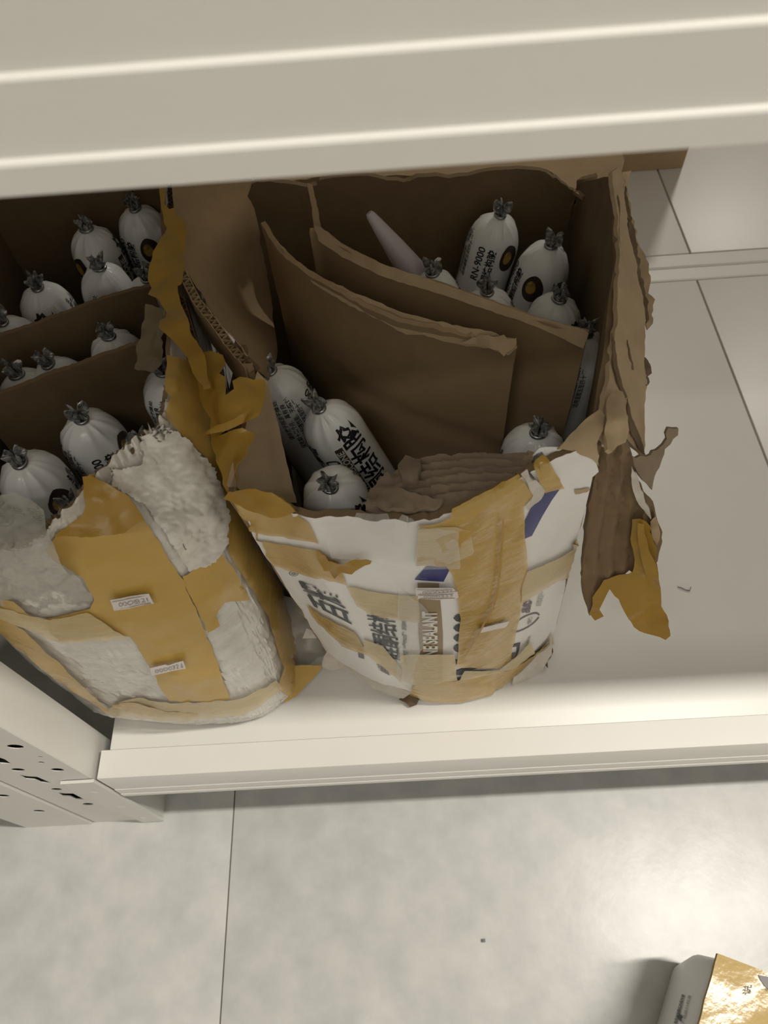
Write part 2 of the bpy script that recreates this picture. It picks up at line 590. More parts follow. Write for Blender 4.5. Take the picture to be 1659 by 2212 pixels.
box('upright_post', -1.83, -1.752, 0.757, 0.80, 0, 1.15, 'white_enamel', nb, 0.002)

# rack behind
rk2 = thing('metal_shelving_rack', 'white rack standing back to back behind, carrying a plain brown carton', 'shelf', (0.4, 1.1, 0))
extrude_x('front_beam', [(0.8015, SH - 0.07), (0.8015, SH - 0.002), (0.804, SH), (0.826, SH), (0.8275, SH - 0.001), (0.8275, SH - 0.07)], -0.30, XR, 'white_enamel', rk2)
extrude_x('rear_beam', [(1.41, SH - 0.07), (1.41, SH), (1.435, SH), (1.435, SH - 0.07)], -0.30, XR, 'white_enamel', rk2)
for (a, b) in ((-0.29, 0.4215), (0.424, 1.12), (1.1225, XR)):
    box('shelf_panel', a, b, 0.8295, 1.408, SH - 0.022, SH - 0.0006, 'white_enamel', rk2, 0.0013)
for (a, c) in ((-0.384, 0.802), (XR, 0.802), (-0.384, 1.393), (XR, 1.393)):
    box('upright_post', a, a + 0.08, c, c + 0.042, 0, 1.0, 'white_enamel', rk2, 0.002)

# plain carton on the rack behind
cb = thing('cardboard_carton', 'plain closed brown carton on the rack behind the torn white carton', 'carton', (0.18, 1.2, SH))
cx0, cx1, cy0, cy1, cz1 = -0.12, 0.46, 1.02, 1.36, SH + 0.30
box('carton_body', cx0, cx1, cy0, cy1, SH, cz1 - 0.004, 'cardboard', cb, 0.002)
box('top_flap', cx0, cx1, cy0, (cy0 + cy1) / 2 - 0.001, cz1 - 0.004, cz1, 'cardboard', cb, 0.0005)
box('top_flap', cx0, cx1, (cy0 + cy1) / 2 + 0.001, cy1, cz1 - 0.004, cz1, 'cardboard', cb, 0.0005)

# ================================================================== SEALANT SAUSAGES (prototype)
SR, SL = 0.0238, 0.276


def s_rad(th, t, seed, n):
    """radius at angle th, distance t below the neck"""
    if t < 0.034:
        u = t / 0.034
        r = 0.0042 + (SR - 0.0042) * (1 - (1 - u) ** 2.3) ** 0.62
    elif t > SL - 0.014:
        u = (t - (SL - 0.014)) / 0.014
        r = SR * max(0.02, math.sqrt(max(0, 1 - u * u)))
    else:
        r = SR
    e = math.exp(-t / 0.015) * min(1, t / 0.004 + 0.3)
    tw = th + 0.35 * math.sin(th + seed) + 0.2 * math.sin(3 * th + 2 * seed) + 6 * t * math.sin(seed)
    pl = 0.6 - 1.6 * abs(math.sin(0.5 * n * tw + seed)) ** 0.5 * (0.6 + 0.4 * math.sin(2 * th + seed * 3)) + 0.5 * nz((math.cos(th) * 5, math.sin(th) * 5, t * 60), 1.0, seed + 2)
    r *= 1 + 0.18 * e * pl
    r *= 1 + 0.035 * nz((math.cos(th) * 2, math.sin(th) * 2, t * 30), 1.0, seed)
    return r


def s_pt(th, t, seed, n, off=0.0):
    r = s_rad(th, t, seed, n) + off
    return Vector((r * math.cos(th), r * math.sin(th), -t))


def make_sausage(seed, n):
    root = bpy.data.objects.new('sealant_sausage', None); C.objects.link(root); root.empty_display_size = 0.02
    NT = 72
    ts = [0, .0015, .003, .005, .0075, .010, .013, .016, .02, .024, .028, .033, .04, .05, .07, .09, .12, .16, .2, .24, .254, .262, .266, .270, .273, .275, .276]
    V = []; F = []
    for t in ts:
        for k in range(NT):
            V.append(s_pt(2 * PI * k / NT, t, seed, n))
    for i in range(len(ts) - 1):
        for k in range(NT):
            a = i * NT + k; b = i * NT + (k + 1) % NT
            F.append((a, a + NT, b + NT, b))
    F.append(tuple((len(ts) - 1) * NT + k for k in range(NT - 1, -1, -1)))
    parts = [mkobj('wrapper', V, F, 'foil', root, sharp=75)]
    # clip
    V = []; F = []; A, B = 20, 8
    for i in range(A):
        for j in range(B):
            a = 2 * PI * i / A; b = 2 * PI * j / B; r = 0.0052 + 0.0014 * math.cos(b)
            V.append(Vector((r * math.cos(a), r * math.sin(a) * 0.85, 0.001 + 0.0016 * math.sin(b))))
    for i in range(A):
        for j in range(B):
            F.append((i * B + j, ((i + 1) % A) * B + j, ((i + 1) % A) * B + (j + 1) % B, i * B + (j + 1) % B))
    parts.append(mkobj('clip', V, F, 'clip_metal', root, sharp=80))
    # gathered tail
    V = []; F = []; K = 60; lev = [(0, .0040), (.002, .0042), (.0045, .0052), (.007, .0062), (.009, .0064), (.0085, .003), (.006, .0006)]
    for z, r in lev:
        for k in range(K):
            th = 2 * PI * k / K
            rr = r * (1 + (0.1 + 30 * z) * 0.9 * math.cos(6 * th + seed + math.sin(th * 2)))
            zz = z * (1 + 0.35 * math.cos(3 * th + seed) + .25 * math.sin(7 * th))
            V.append(Vector((rr * math.cos(th), rr * math.sin(th), 0.001 + zz)))
    for i in range(len(lev) - 1):
        for k in range(K):
            F.append((i * K + k, i * K + (k + 1) % K, (i + 1) * K + (k + 1) % K, (i + 1) * K + k))
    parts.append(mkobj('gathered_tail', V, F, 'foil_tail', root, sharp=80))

    def wrap_text(name, s, th0, t_end, size, mt, bold=0.02, off=0.0005):
        Vt, Ft = text_mesh(s, bold)
        x1 = max(v[0] for v in Vt)
        P = [s_pt(th0 - (y - 0.35) * size / SR, t_end + (x1 - x) * size, seed, n, off) for x, y in Vt]
        fs = []
        for f in Ft:
            a, b, c = (P[i] for i in f[:3]); nn = (b - a).cross(c - a); mid = (a + b + c) / 3
            fs.append(f if nn.dot(Vector((mid.x, mid.y, 0))) > 0 else f[::-1])
        parts.append(mkobj(name, P, fs, mt, root, smooth=False))

    def patch(name, tha, thb, ta, tb, mt, off=0.0003, shape=None, nn=(10, 14)):
        V = []; F = []
        for i in range(nn[0] + 1):
            for j in range(nn[1] + 1):
                u = i / nn[0]; v = j / nn[1]
                if shape == 'round':
                    a = 2 * PI * v; r = u
                    th = (tha + thb) / 2 + (thb - tha) / 2 * r * math.cos(a); t = (ta + tb) / 2 + (tb - ta) / 2 * r * math.sin(a)
                else:
                    th = tha + (thb - tha) * u; t = ta + (tb - ta) * v
                V.append(s_pt(th, t, seed, n, off))
        for i in range(nn[0]):
            for j in range(nn[1]):
                k = i * (nn[1] + 1) + j
                F.append((k, k + 1, k + nn[1] + 2, k + nn[1] + 1))
        fs = []
        for f in F:
            a, b, c = V[f[0]], V[f[1]], V[f[2]]
            fs.append(f if (b - a).cross(c - a).dot(Vector((a.x, a.y, 0))) > 0 else f[::-1])
        parts.append(mkobj(name, V, fs, mt, root, sharp=70))
    # front print: product name, tan band, model number
    wrap_text('printed_text', '硅酮结构胶', 0.0, 0.010, 0.0205, 'ink', 0.018)
    patch('printed_band', -0.74, -0.46, 0.024, 0.150, 'band_brown', nn=(6, 20))
    wrap_text('printed_text', 'NEUTRAL SILICONE', -0.60, 0.027, 0.0076, 'print_light', 0.02, 0.0007)
    wrap_text('printed_text', 'RN-9000', -1.05, 0.034, 0.017, 'ink_grey', 0.01)
    wrap_text('printed_text', '阳光幕墙', -1.55, 0.020, 0.0105, 'ink', 0.015)
    # back print: small model line, paragraph
    wrap_text('printed_text', 'RN-9000', 2.62, 0.020, 0.0095, 'ink', 0.015)
    wrap_text('printed_text', '硅酮结构胶', 3.06, 0.020, 0.0086, 'ink', 0.02)
    for j, sx in enumerate(('请存放于阴凉干燥处', '保质期十二个月、具有良', '好的粘接性能、无腐蚀', '适用温度五至四十度')):
        wrap_text('printed_text', sx, 1.45 + 0.235 * j - 0.1, 0.012 + 0.004 * (j % 2), 0.0048, 'ink', 0.012)
    # round badge
    patch('printed_badge', -2.85, -2.05, 0.017, 0.043, 'logo_dark', 0.0004, 'round', (5, 22))
    patch('printed_badge', -2.72, -2.34, 0.022, 0.035, 'logo_gold', 0.0006, 'round', (4, 18))
    return root, parts


protos = [make_sausage(0.7, 9), make_sausage(2.1, 11), make_sausage(4.4, 8)]
used = [False] * 3
GR_R = 'white sealant sausages in the torn carton'
GR_L = 'white sealant sausages in the bubble-wrapped box'


def place_sausage(clip_px, label, group, lean=None, spin=0.0, var=0, h=None, dh=0.08):
    """clip_px: pixel of the clip; lean: shift of the axis per dh of drop; stands on the box floor"""
    hh = 0.293 if h is None else h
    for _ in range(4):
        P1 = at(clip_px[0], clip_px[1], hh)
        if lean:
            ax = Vector((-lean[0], -lean[1], dh)).normalized()
        else:
            ax = Vector((random.uniform(-.05, .05), random.uniform(-.05, .05), 1)).normalized()
        if h is None:
            hh = 0.0072 + SL * ax.z + 0.5 * SR * math.sqrt(max(0, 1 - ax.z ** 2))
    proto, parts = protos[var]
    if not used[var]:
        used[var] = True; r = proto
    else:
        r = proto.copy(); C.objects.link(r)
        for p in parts:
            c = p.copy(); C.objects.link(c); c.parent = r
            c.matrix_parent_inverse = Matrix.Identity(4)
    # frame: +z = axis; local theta 0 turned to the camera, then spun
    z = ax; tocam = (CAM - P1); x = (tocam - z * tocam.dot(z)).normalized(); y = z.cross(x)
    M = Matrix((x, y, z)).transposed() @ Matrix.Rotation(spin, 3, 'Z')
    mw = Matrix.Translation(P1) @ M.to_4x4()
    r.matrix_world = mw
    WM[r.name] = mw
    r['label'] = label; r['category'] = 'sealant'; r['group'] = group
    return r


for root, parts in protos:
    for p in parts:
        p.matrix_parent_inverse = Matrix.Identity(4)

T = 'torn white carton'
# torn carton, front compartment
place_sausage((583, 804), 'dim white sealant sausage leaning in the left corner of the torn carton, printed paragraph showing', GR_R, (.016, .0), spin=-1.8, var=1)
place_sausage((690, 884), 'white sealant sausage with huge black lettering and brown band, in front of the brown divider', GR_R, (.026, -.003), spin=0.35, var=0)
place_sausage((712, 1052), 'white sealant sausage seen end-on beside the crumpled corrugated flap', GR_R, (.003, .022), spin=0.6, var=2, h=0.298)
place_sausage((1163, 937), 'white sealant sausage showing only its tied end behind the blue-striped corner', GR_R, (0, .005), spin=2.0, var=1, h=0.29)
place_sausage((1264, 722), 'white sealant sausage in deep shade between short divider and right carton wall', GR_R, (-.002, .001), spin=-1.7, var=0, h=0.284)
# torn carton, rear compartment
place_sausage((1080, 466), 'tallest white sealant sausage at the rear of the torn carton, small model number print', GR_R, (-.014, 0), spin=3.35, var=2)
place_sausage((1190, 532), 'white sealant sausage with round dark badge at the rear of the torn carton', GR_R, (-.012, .003), spin=2.35, var=0)
place_sausage((1207, 648), 'white sealant sausage with tied end just above the short divider near the right wall', GR_R, (-.004, .006), spin=1.2, var=1)
place_sausage((1052, 632), 'white sealant sausage with only its crumpled tip over the rear divider', GR_R, spin=0.4, var=2, h=0.291)
place_sausage((935, 592), 'white sealant sausage tip beside the pointed plastic nozzle', GR_R, spin=2.2, var=0, h=0.289)
# bubble-wrapped box
place_sausage((188, 497), 'white sealant sausage at the far back of the bubble-wrapped box, crumpled tie', GR_L, (0, .001), spin=1.4, var=1)
place_sausage((215, 580), 'white sealant sausage with star-shaped pleats behind the far divider', GR_L, (-.006, .003), spin=-2.0, var=0)
place_sausage((293, 452), 'white sealant sausage with a long tied tail against the taped wall', GR_L, (0, .002), spin=2.4, var=2)
place_sausage((82, 622), 'white sealant sausage with black character on its shoulder behind the far divider', GR_L, (-.006, .003), spin=-0.3, var=1)
place_sausage((318, 603), 'white sealant sausage sliver squeezed behind far divider by the taped wall', GR_L, spin=2.9, var=0, h=0.288)
place_sausage((235, 728), 'white sealant sausage tip between the two dividers beside the clear brown film', GR_L, spin=0.8, var=2, h=0.290)
place_sausage((105, 788), 'white sealant sausage tip in the middle of the gap between the dividers', GR_L, spin=2.5, var=1, h=0.288)
place_sausage((38, 812), 'white sealant sausage tip barely showing over the near divider', GR_L, spin=1.5, var=0, h=0.287)
place_sausage((5, 698), 'white sealant sausage tip peeping over the far divider end', GR_L, spin=3.5, var=2, h=0.289)
place_sausage((44, 1000), 'white sealant sausage with dark brown badge, leaning at the front of the bubble-wrapped box', GR_L, (-.004, .002), spin=2.7, var=1, h=0.315)
place_sausage((176, 906), 'white sealant sausage with model number print and wide pleats beside the near divider', GR_L, (-.004, .002), spin=3.4, var=2, h=0.30)
place_sausage((352, 806), 'white sealant sausage wedged against the olive taped side of the bubble-wrapped box', GR_L, (.001, 0), spin=-2.4, var=0)
place_sausage((305, 962), 'white sealant sausage half hidden under torn bubble wrap edge', GR_L, (-.004, .004), spin=-1.6, var=1, h=0.285)
place_sausage((160, 1100), 'white sealant sausage with striped print half behind the upright tape flap', GR_L, (-.003, .002), spin=0.2, var=0, h=0.285)
place_sausage((14, 1122), 'white sealant sausage blurred behind clear bubble wrap', GR_L, (-.004, .002), spin=2.8, var=2, h=0.29)

# ================================================================== TORN CARTON
ct = thing('cardboard_carton', 'torn open white-printed carton with navy stripe, patched with yellow tape', 'carton', (0.02, 0.40, SH))
TH = 0.005
# front wall columns: bottom pixel on the shelf, top pixel, top height
cols = [((715, 1425), (496, 1078), .335), ((760, 1454), (575, 1082), .335), ((815, 1482), (660, 1118), .330), ((868, 1502), (775, 1118), .330),
        ((930, 1514), (905, 1124), .330), ((985, 1514), (1010, 1090), .336), ((1045, 1502), (1130, 1030), .340), ((1120, 1456), (1215, 985), .345), ((1190, 1394), (1297, 962), .348)]
Bt = [at(*c[0], 0.001) for c in cols]; Tp = [at(*c[1], c[2]) for c in cols]


def crom(P, u):
    n = len(P) - 1
    x = max(0, min(n - 1e-9, u * n)); i = int(x); t = x - i
    p0 = P[max(i - 1, 0)]; p1 = P[i]; p2 = P[i + 1]; p3 = P[min(i + 2, n)]
    return 0.5 * ((2 * p1) + (p2 - p0) * t + (2 * p0 - 5 * p1 + 4 * p2 - p3) * t * t + (3 * p1 - p0 - 3 * p2 + p3) * t ** 3)


def shell(name, fn, nu, nv, mats, parent, th, inward, seed=1, sharp=50):
    """fn(u,v) -> point; closed wall of thickness th towards 'inward' (function of point)"""
    P = [[fn(i / nu, j / nv) for j in range(nv + 1)] for i in range(nu + 1)]
    V = []; F = []; fm = []
    Q = [[None] * (nv + 1) for _ in range(nu + 1)]
    for i in range(nu + 1):
        for j in range(nv + 1):
            a = P[min(i + 1, nu)][j] - P[max(i - 1, 0)][j]; b = P[i][min(j + 1, nv)] - P[i][max(j - 1, 0)]
            n = a.cross(b); n = n.normalized() if n.length > 1e-12 else Vector((0, 0, 1))
            if n.dot(inward(P[i][j])) < 0:
                n = -n
            Q[i][j] = P[i][j] + n * th
    W = nv + 1
    for G in (P, Q):
        for i in range(nu + 1):
            V += G[i]
    K = (nu + 1) * W
    def quad(a, b, c, d, mi, want):
        nn = (V[b] - V[a]).cross(V[c] - V[a])
        F.append((a, b, c, d) if nn.dot(want) >= 0 else (d, c, b, a)); fm.append(mi)
    for i in range(nu):
        for j in range(nv):
            k = i * W + j
            inn = inward(V[k])
            quad(k, k + 1, k + W + 1, k + W, 0, -inn)
            quad(K + k, K + k + 1, K + k + W + 1, K + k + W, 1, inn)
    for i in range(nu):
        k = i * W
        quad(k + nv, k + nv + W, K + k + nv + W, K + k + nv, 1, Vector((0, 0, 1)))
        quad(k, k + W, K + k + W, K + k, 1, Vector((0, 0, -1)))
    for i in (0, nu):
        for j in range(nv):
            k = i * W + j
            F.append((k, k + 1, K + k + 1, K + k)); fm.append(1)
    return mkobj(name, V, F, mats, parent, fmat=fm, sharp=sharp)


def front_fn(u, v):
    b = crom(Bt, u); t = crom(Tp, u)
    p = b.lerp(t, v)
    p.z += (0.004 * nz((u * 20, 0, 0), 1.0, 2) + 0.002 * nz((u * 70, 0, 0), 1.0, 5)) * max(0, v - 0.8) / 0.2
    bulge = 0.006 * math.sin(PI * v) * math.sin(PI * u)
    p.y -= bulge
    p.y += 0.0022 * nz((u * 6, v * 6, 0), 1.0, 4) + 0.0008 * nz((u * 22, v * 22, 0), 1.0, 9)
    return p


front = shell('front_wall', front_fn, 80, 40, ['print_white', 'cardboard_shaded'], ct, TH, lambda p: Vector((0.0, 1.0, 0)))
# side and rear walls
LBt = [Bt[0], Vector((-0.112, 0.36, SH + .001)), Vector((-0.140, 0.595, SH + .001))]
LTp = [Tp[0], Vector((-0.121, 0.36, SH + .29)), Vector((-0.148, 0.595, SH + .20))]
left = shell('left_wall', lambda u, v: crom(LBt, u).lerp(crom(LTp, u), v) + Vector((0.0015 * nz((u * 8, v * 8, 0), 1, 6), 0, 0.004 * nz((u * 15, 0, 0), 1, 8) * v)), 30, 16, ['cardboard_shaded', 'cardboard_shaded'], ct, TH, lambda p: Vector((1, 0.1, 0)))
RBt = [Bt[-1], Vector((0.178, 0.40, SH + .001)), Vector((0.185, 0.595, SH + .001))]
RTp = [Tp[-1], at(1312, 800, .345), at(1337, 600, .345), at(1338, 480, .345), at(1326, 385, .342), aty(1264, 398, .598)]
right = shell('right_wall', lambda u, v: crom(RBt, u).lerp(crom(RTp, u), v) + Vector((0.002 * nz((u * 8, v * 8, 0), 1, 16), 0, 0.003 * nz((u * 15, 0, 0), 1, 18) * v)), 36, 18, ['print_white', 'cardboard_shaded'], ct, TH, lambda p: Vector((-1, 0.1, 0)))
BBt = [Vector((-0.140, 0.600, SH + .001)), Vector((0.186, 0.600, SH + .001))]
BTp = [aty(x, y, 0.602) for x, y in ((500, 398), (545, 392), (600, 384), (680, 394), (700, 378), (800, 376), (880, 384), (905, 376), (1000, 374), (1080, 358), (1180, 362), (1215, 378), (1235, 396), (1255, 408), (1262, 380), (1290, 372))]


def back_fn(u, v):
    b = BBt[0].lerp(BBt[1], u); t = crom(BTp, u)
    t.x = b.x * 0.1 + t.x * 0.9
    p = b.lerp(t, v); p.y += 0.003 * nz((u * 7, v * 7, 0), 1, 21); p.z += 0.003 * nz((u * 60, 0, 0), 1, 23) * v
    return p


shell('back_wall', back_fn, 60, 14, ['cardboard_shaded', 'cardboard_shaded'], ct, TH, lambda p: Vector((0, -1, 0)))
sheet('back_flap', [(560, 395), (690, 384), (800, 382), (1000, 378), (1085, 364), (1180, 368), (1240, 410), (1258, 425), (1300, 400), (1342, 384), (1348, 345), (1346, 318), (1000, 330), (700, 350), (560, 360)], Surf([(560, 400, 'y', .606), (700, 392, 'y', .608), (1240, 402, 'y', .608), (1340, 374, 'y', .615), (700, 345, 'y', .69), (1340, 325, 'y', .69), (1000, 330, 'y', .69), (560, 355, 'y', .68)]), 'cardboard', ct, 14, 0.003, 2.0, (0.004, 25), 0.0, 76)
V = [p + Vector((0, 0.003, 0)) for p in Bt] + [Vector((0.182, 0.596, SH + .001)), Vector((-0.137, 0.596, SH + .001))]
n = len(V)
V = V + [v + Vector((0, 0, 0.005)) for v in V]
mkobj('bottom_panel', V, [tuple(range(n - 1, -1, -1)), tuple(range(n, 2 * n))] + [(i, (i + 1) % n, n + (i + 1) % n, n + i) for i in range(n)], 'cardboard', ct, smooth=False)

HF = Hit([front])
# printed artwork (before the tape that lies over it)
B_ = lambda pts: [(860 + x / 4.097, 1000 + y / 4.097) for x, y in pts]
A_ = lambda pts: [(580 + x / 4.096, 1000 + y / 4.096) for x, y in pts]
decal('printed_stripe', B_([(1450, 195), (1270, 235), (1200, 330), (1120, 510), (1000, 690), (1050, 700), (1130, 660), (1180, 640), (1270, 470), (1360, 320)]), HF, 'navy', ct, 0.0006, 10)
decal('printed_stripe', B_([(145, 1028), (285, 870), (420, 850), (560, 640), (700, 440), (800, 450), (640, 690), (470, 910), (400, 1045), (300, 1040)]), HF, 'navy', ct, 0.0006, 10)
text_on('printed_text', '百耀', [(763, 1352), (738, 1277), (643, 1252), (676, 1306)], HF, 'ink_grey', ct, bold=0.012)
text_on('printed_text', '®', [(650, 1238), (640, 1229), (620, 1234), (634, 1245)], HF, 'ink_grey', ct, bold=0.0)
text_on('printed_text', '硅酮结构', [(868, 1428), (852, 1322), (790, 1318), (812, 1412)], HF, 'ink_grey', ct, bold=0.012)
text_on('printed_text', '密封胶', [(884, 1440), (876, 1322), (866, 1322), (872, 1440)], HF, 'ink_soft', ct, bold=0.02)
text_on('printed_text', '单组份', [(847, 1460), (838, 1440), (812, 1430), (819, 1446)], HF, 'ink_soft', ct, bold=0.03)
decal('printed_band', B_([(172, 1060), (360, 1060), (395, 1500), (395, 1915), (215, 1915), (180, 1500)]), HF, 'band_tan', ct, 0.0006, 12)
text_on('printed_text', 'SILICONE SEALANT', [(947, 1464), (944, 1318), (911, 1318), (916, 1464)], HF, 'print_light', ct, 0.0011, bold=0.03)
text_on('printed_text', 'RN-9000', [(1064, 1482), (1068, 1318), (979, 1322), (978, 1482)], HF, 'ink_grey', ct, bold=0.05)
C_ = lambda pts: [(1040 + x / 8.506, 1200 + y / 8.506) for x, y in pts]
text_on('printed_text', '品牌', C_([(880, 1030), (930, 790), (760, 830), (720, 1060)]), HF, 'ink_purple', ct, bold=0.03)
text_on('printed_text', '广州\n总部', C_([(700, 1080), (720, 930), (580, 930), (560, 1100)]), HF, 'ink_soft', ct, bold=0.03)
text_on('printed_text', '净含量 590ml\n执行标准 16776\n密封胶专用', C_([(1080, 910), (1165, 640), (1040, 660), (985, 930)]), HF, 'ink_soft', ct, bold=0.0)
ringo = []; ringi = []
for k in range(22):
    a = 2 * PI * k / 22
    x, y = 790 + 270 * math.cos(a) + 60 * math.sin(a) * -1, 1225 + 150 * math.sin(a) - 110 * math.cos(a)
    x2, y2 = 790 + 240 * math.cos(a) - 55 * math.sin(a), 1225 + 128 * math.sin(a) - 98 * math.cos(a)
    ringo.append((x, y)); ringi.append((x2, y2))
for k0, k1 in ((0, 10), (11, 21)):
    decal('printed_emblem', C_(ringo[k0:k1 + 1] + ringi[k0:k1 + 1][::-1]), HF, 'ink_soft', ct, 0.0007, 10)
text_on('printed_text', '环保', C_([(920, 1200), (925, 1110), (850, 1130), (830, 1270)]), HF, 'ink_soft', ct, bold=0.02)
decal('printed_emblem', C_([(540, 1640), (710, 1590), (680, 1740), (620, 1900), (590, 1920), (640, 1740), (640, 1660), (550, 1680)]), HF, 'ink_grey', ct, 0.0007, 8)
text_on('printed_text', 'M', C_([(590, 1880), (610, 1770), (530, 1800), (510, 1910)]), HF, 'ink_soft', ct, bold=0.03)
text_on('printed_text', '防潮防晒', C_([(850, 1640), (905, 1460), (850, 1490), (795, 1660)]), HF, 'ink_soft', ct, bold=0.0)
# grey-brown part of the round mark under the tape
decal('printed_emblem', A_([(640, 1530), (760, 1560), (830, 1620), (850, 1730), (800, 1715), (790, 1640), (740, 1600), (640, 1560)]), HF, 'ink_soft', ct, 0.0007, 8)

# yellow tape on the front wall
tp = [
    ('tape', [(488, 1082), (515, 1054), (560, 1050), (600, 1068), (640, 1105), (668, 1126), (690, 1172), (640, 1162), (560, 1150), (536, 1146)], 6),
    ('tape', [(540, 1160), (610, 1172), (690, 1186), (735, 1215), (750, 1260), (660, 1240), (592, 1218)], 7),
    ('tape_pale', [(748, 1260), (800, 1272), (860, 1281), (905, 1283), (906, 1340), (862, 1337), (800, 1322), (772, 1305)], 8),
    ('tape', [(664, 1303), (700, 1328), (768, 1362), (790, 1398), (796, 1412), (742, 1392), (690, 1345)], 9),
    ('tape_pale', [(785, 1375), (830, 1392), (868, 1440), (866, 1470), (815, 1425), (790, 1405)], 10),
    ('tape', [(905, 1128), (948, 1122), (1060, 1062), (1122, 1027), (1148, 1066), (1126, 1088), (1136, 1220), (1120, 1320), (1098, 1430), (1075, 1440), (985, 1436), (993, 1330), (978, 1240), (962, 1216), (900, 1216)], 11),
    ('tape_pale', [(902, 1134), (980, 1130), (1012, 1140), (1020, 1190), (965, 1212), (898, 1214)], 12),
    ('tape', [(1152, 1012), (1160, 968), (1172, 972), (1214, 1048), (1172, 1058)], 13),
    ('tape_pale', [(1134, 1228), (1190, 1205), (1258, 1168), (1246, 1215), (1236, 1238), (1200, 1250), (1120, 1298), (1122, 1260)], 14),
    ('tape', [(886, 1494), (900, 1470), (985, 1462), (1100, 1440), (1150, 1410), (1190, 1372), (1192, 1396), (1150, 1436), (1108, 1470), (1070, 1494), (1000, 1510), (930, 1510)], 15),
    ('tape_pale', [(868, 1405), (980, 1405), (985, 1462), (900, 1472), (872, 1462)], 16),
    ('tape_pale', [(1000, 1440), (1075, 1440), (1100, 1420), (1140, 1380), (1150, 1405), (1100, 1440), (990, 1462)], 17),
]
for mt, pl, sd in tp:
    decal('tape_strip', pl, HF, mt, ct, 0.0012 + 0.00025 * (sd - 6), 12, 1.2, (0.0008, 90), sd)
# long wrinkle ridge in the tape
rd = B_([(880, 440), (872, 700), (850, 950), (830, 1130), (780, 1270), (700, 1420), (620, 1570), (545, 1700), (555, 1705), (640, 1565), (720, 1420), (800, 1275), (850, 1130), (872, 950), (890, 700), (895, 440)])
decal('tape_strip', rd, HF, 'tape_free', ct, 0.0052, 8, 0, None, 31)
# clear film folds
decal('clear_film', [(690, 1120), (790, 1115), (905, 1128), (985, 1135), (990, 1215), (900, 1220), (800, 1195), (720, 1190)], HF, 'film', ct, 0.0045, 10, 1, (0.0022, 70), 41)
decal('clear_film', [(862, 1260), (905, 1290), (940, 1330), (900, 1420), (890, 1490), (858, 1470), (862, 1360)], HF, 'film', ct, 0.0040, 10, 1, (0.0022, 90), 42)
# free tape tongue
sheet('tape_strip', [(688, 1172), (712, 1198), (760, 1194), (804, 1196), (800, 1203), (760, 1223), (741, 1218), (727, 1236), (706, 1216), (690, 1196)], HF, 'tape_free', ct, 9, 0.0002, 1.5, (0.004, 80), 0.006, 51)
# price stickers
decal('price_sticker', [(897, 1256), (976, 1257), (980, 1266), (977, 1273), (899, 1274)], HF, 'sticker', ct, 0.0050, 10)
decal('price_sticker', [(902, 1270), (983, 1264), (984, 1277), (950, 1281), (902, 1279)], HF, 'sticker', ct, 0.0054, 10)
text_on('printed_text', '0000321', [(912, 1270), (972, 1267), (971, 1261), (912, 1263)], HF, 'ink_sticker', ct, 0.0053, 0.0)
text_on('printed_text', '0000323', [(914, 1277), (974, 1274), (973, 1269), (914, 1272)], HF, 'ink_sticker', ct, 0.0057, 0.0)
for a, b in (((900, 1259), (974, 1259)), ((903, 1271), (975, 1268)), ((906, 1278), (976, 1277))):
    decal('sticker_line', line_px(a, b, 1.3), HF, 'ink_sticker', ct, 0.0058, 12)
decal('price_sticker', [(1032, 1346), (1094, 1332), (1086, 1345), (1028, 1357)], HF, 'sticker', ct, 0.0046, 10)

# torn paper edges along the rim, bare brown layer at the right corner
Srim = Surf([(1150, 985, .342), (1215, 960, .345), (1290, 905, .352), (1300, 960, .349), (1235, 1000, .335), (1293, 1010, .325)])
sheet('torn_liner', [(1200, 968), (1225, 945), (1260, 912), (1292, 888), (1305, 905), (1300, 935), (1290, 955), (1292, 1000), (1280, 985), (1240, 970)], Srim, 'cardboard_pale', ct, 11, 0.002, 2.0, (0.003, 60), 0.004, 61)
sheet('torn_liner', [(1150, 985), (1165, 966), (1205, 964), (1245, 972), (1285, 990), (1290, 1012), (1262, 1040), (1215, 1048), (1190, 1010), (1170, 975)], Srim, 'print_white', ct, 11, 0.0015, 1.2, (0.002, 50), 0.002, 62)
sheet('torn_liner', [(1127, 1030), (1140, 1020), (1150, 1024), (1172, 1052), (1165, 1072), (1135, 1095), (1128, 1085), (1148, 1064)], HF, 'torn_white', ct, 9, 0.0006, 1.5, (0.002, 80), 0.003, 63)
decal('torn_scuff', [(1240, 1056), (1272, 1052), (1276, 1060), (1242, 1066)], HF, 'cardboard_pale', ct, 0.0008, 8, 1)

# crumpled inner flap: torn board with bare flutes
Sfl = Surf([(800, 1108, .327), (900, 1118, .326), (1000, 1094, .332), (1130, 1032, .338), (820, 1040, .318), (870, 1000, .312), (1000, 990, .312), (1150, 985, .322), (960, 1050, .330), (850, 1075, .326)])


def flutes(x, y):
    v = y - (1008 - 0.035 * (x - 870)) + 4 * math.sin(x * 0.02)
    s = 0.0034 * math.sin(v * 2 * PI / 15.5)
    k = min(1, max(0, (x - 850) / 25)) * min(1, max(0, (1072 - y) / 20))
    return s * k + (1 - k) * 0.004 * nz((x * 0.03, y * 0.045, 0), 1, 3)


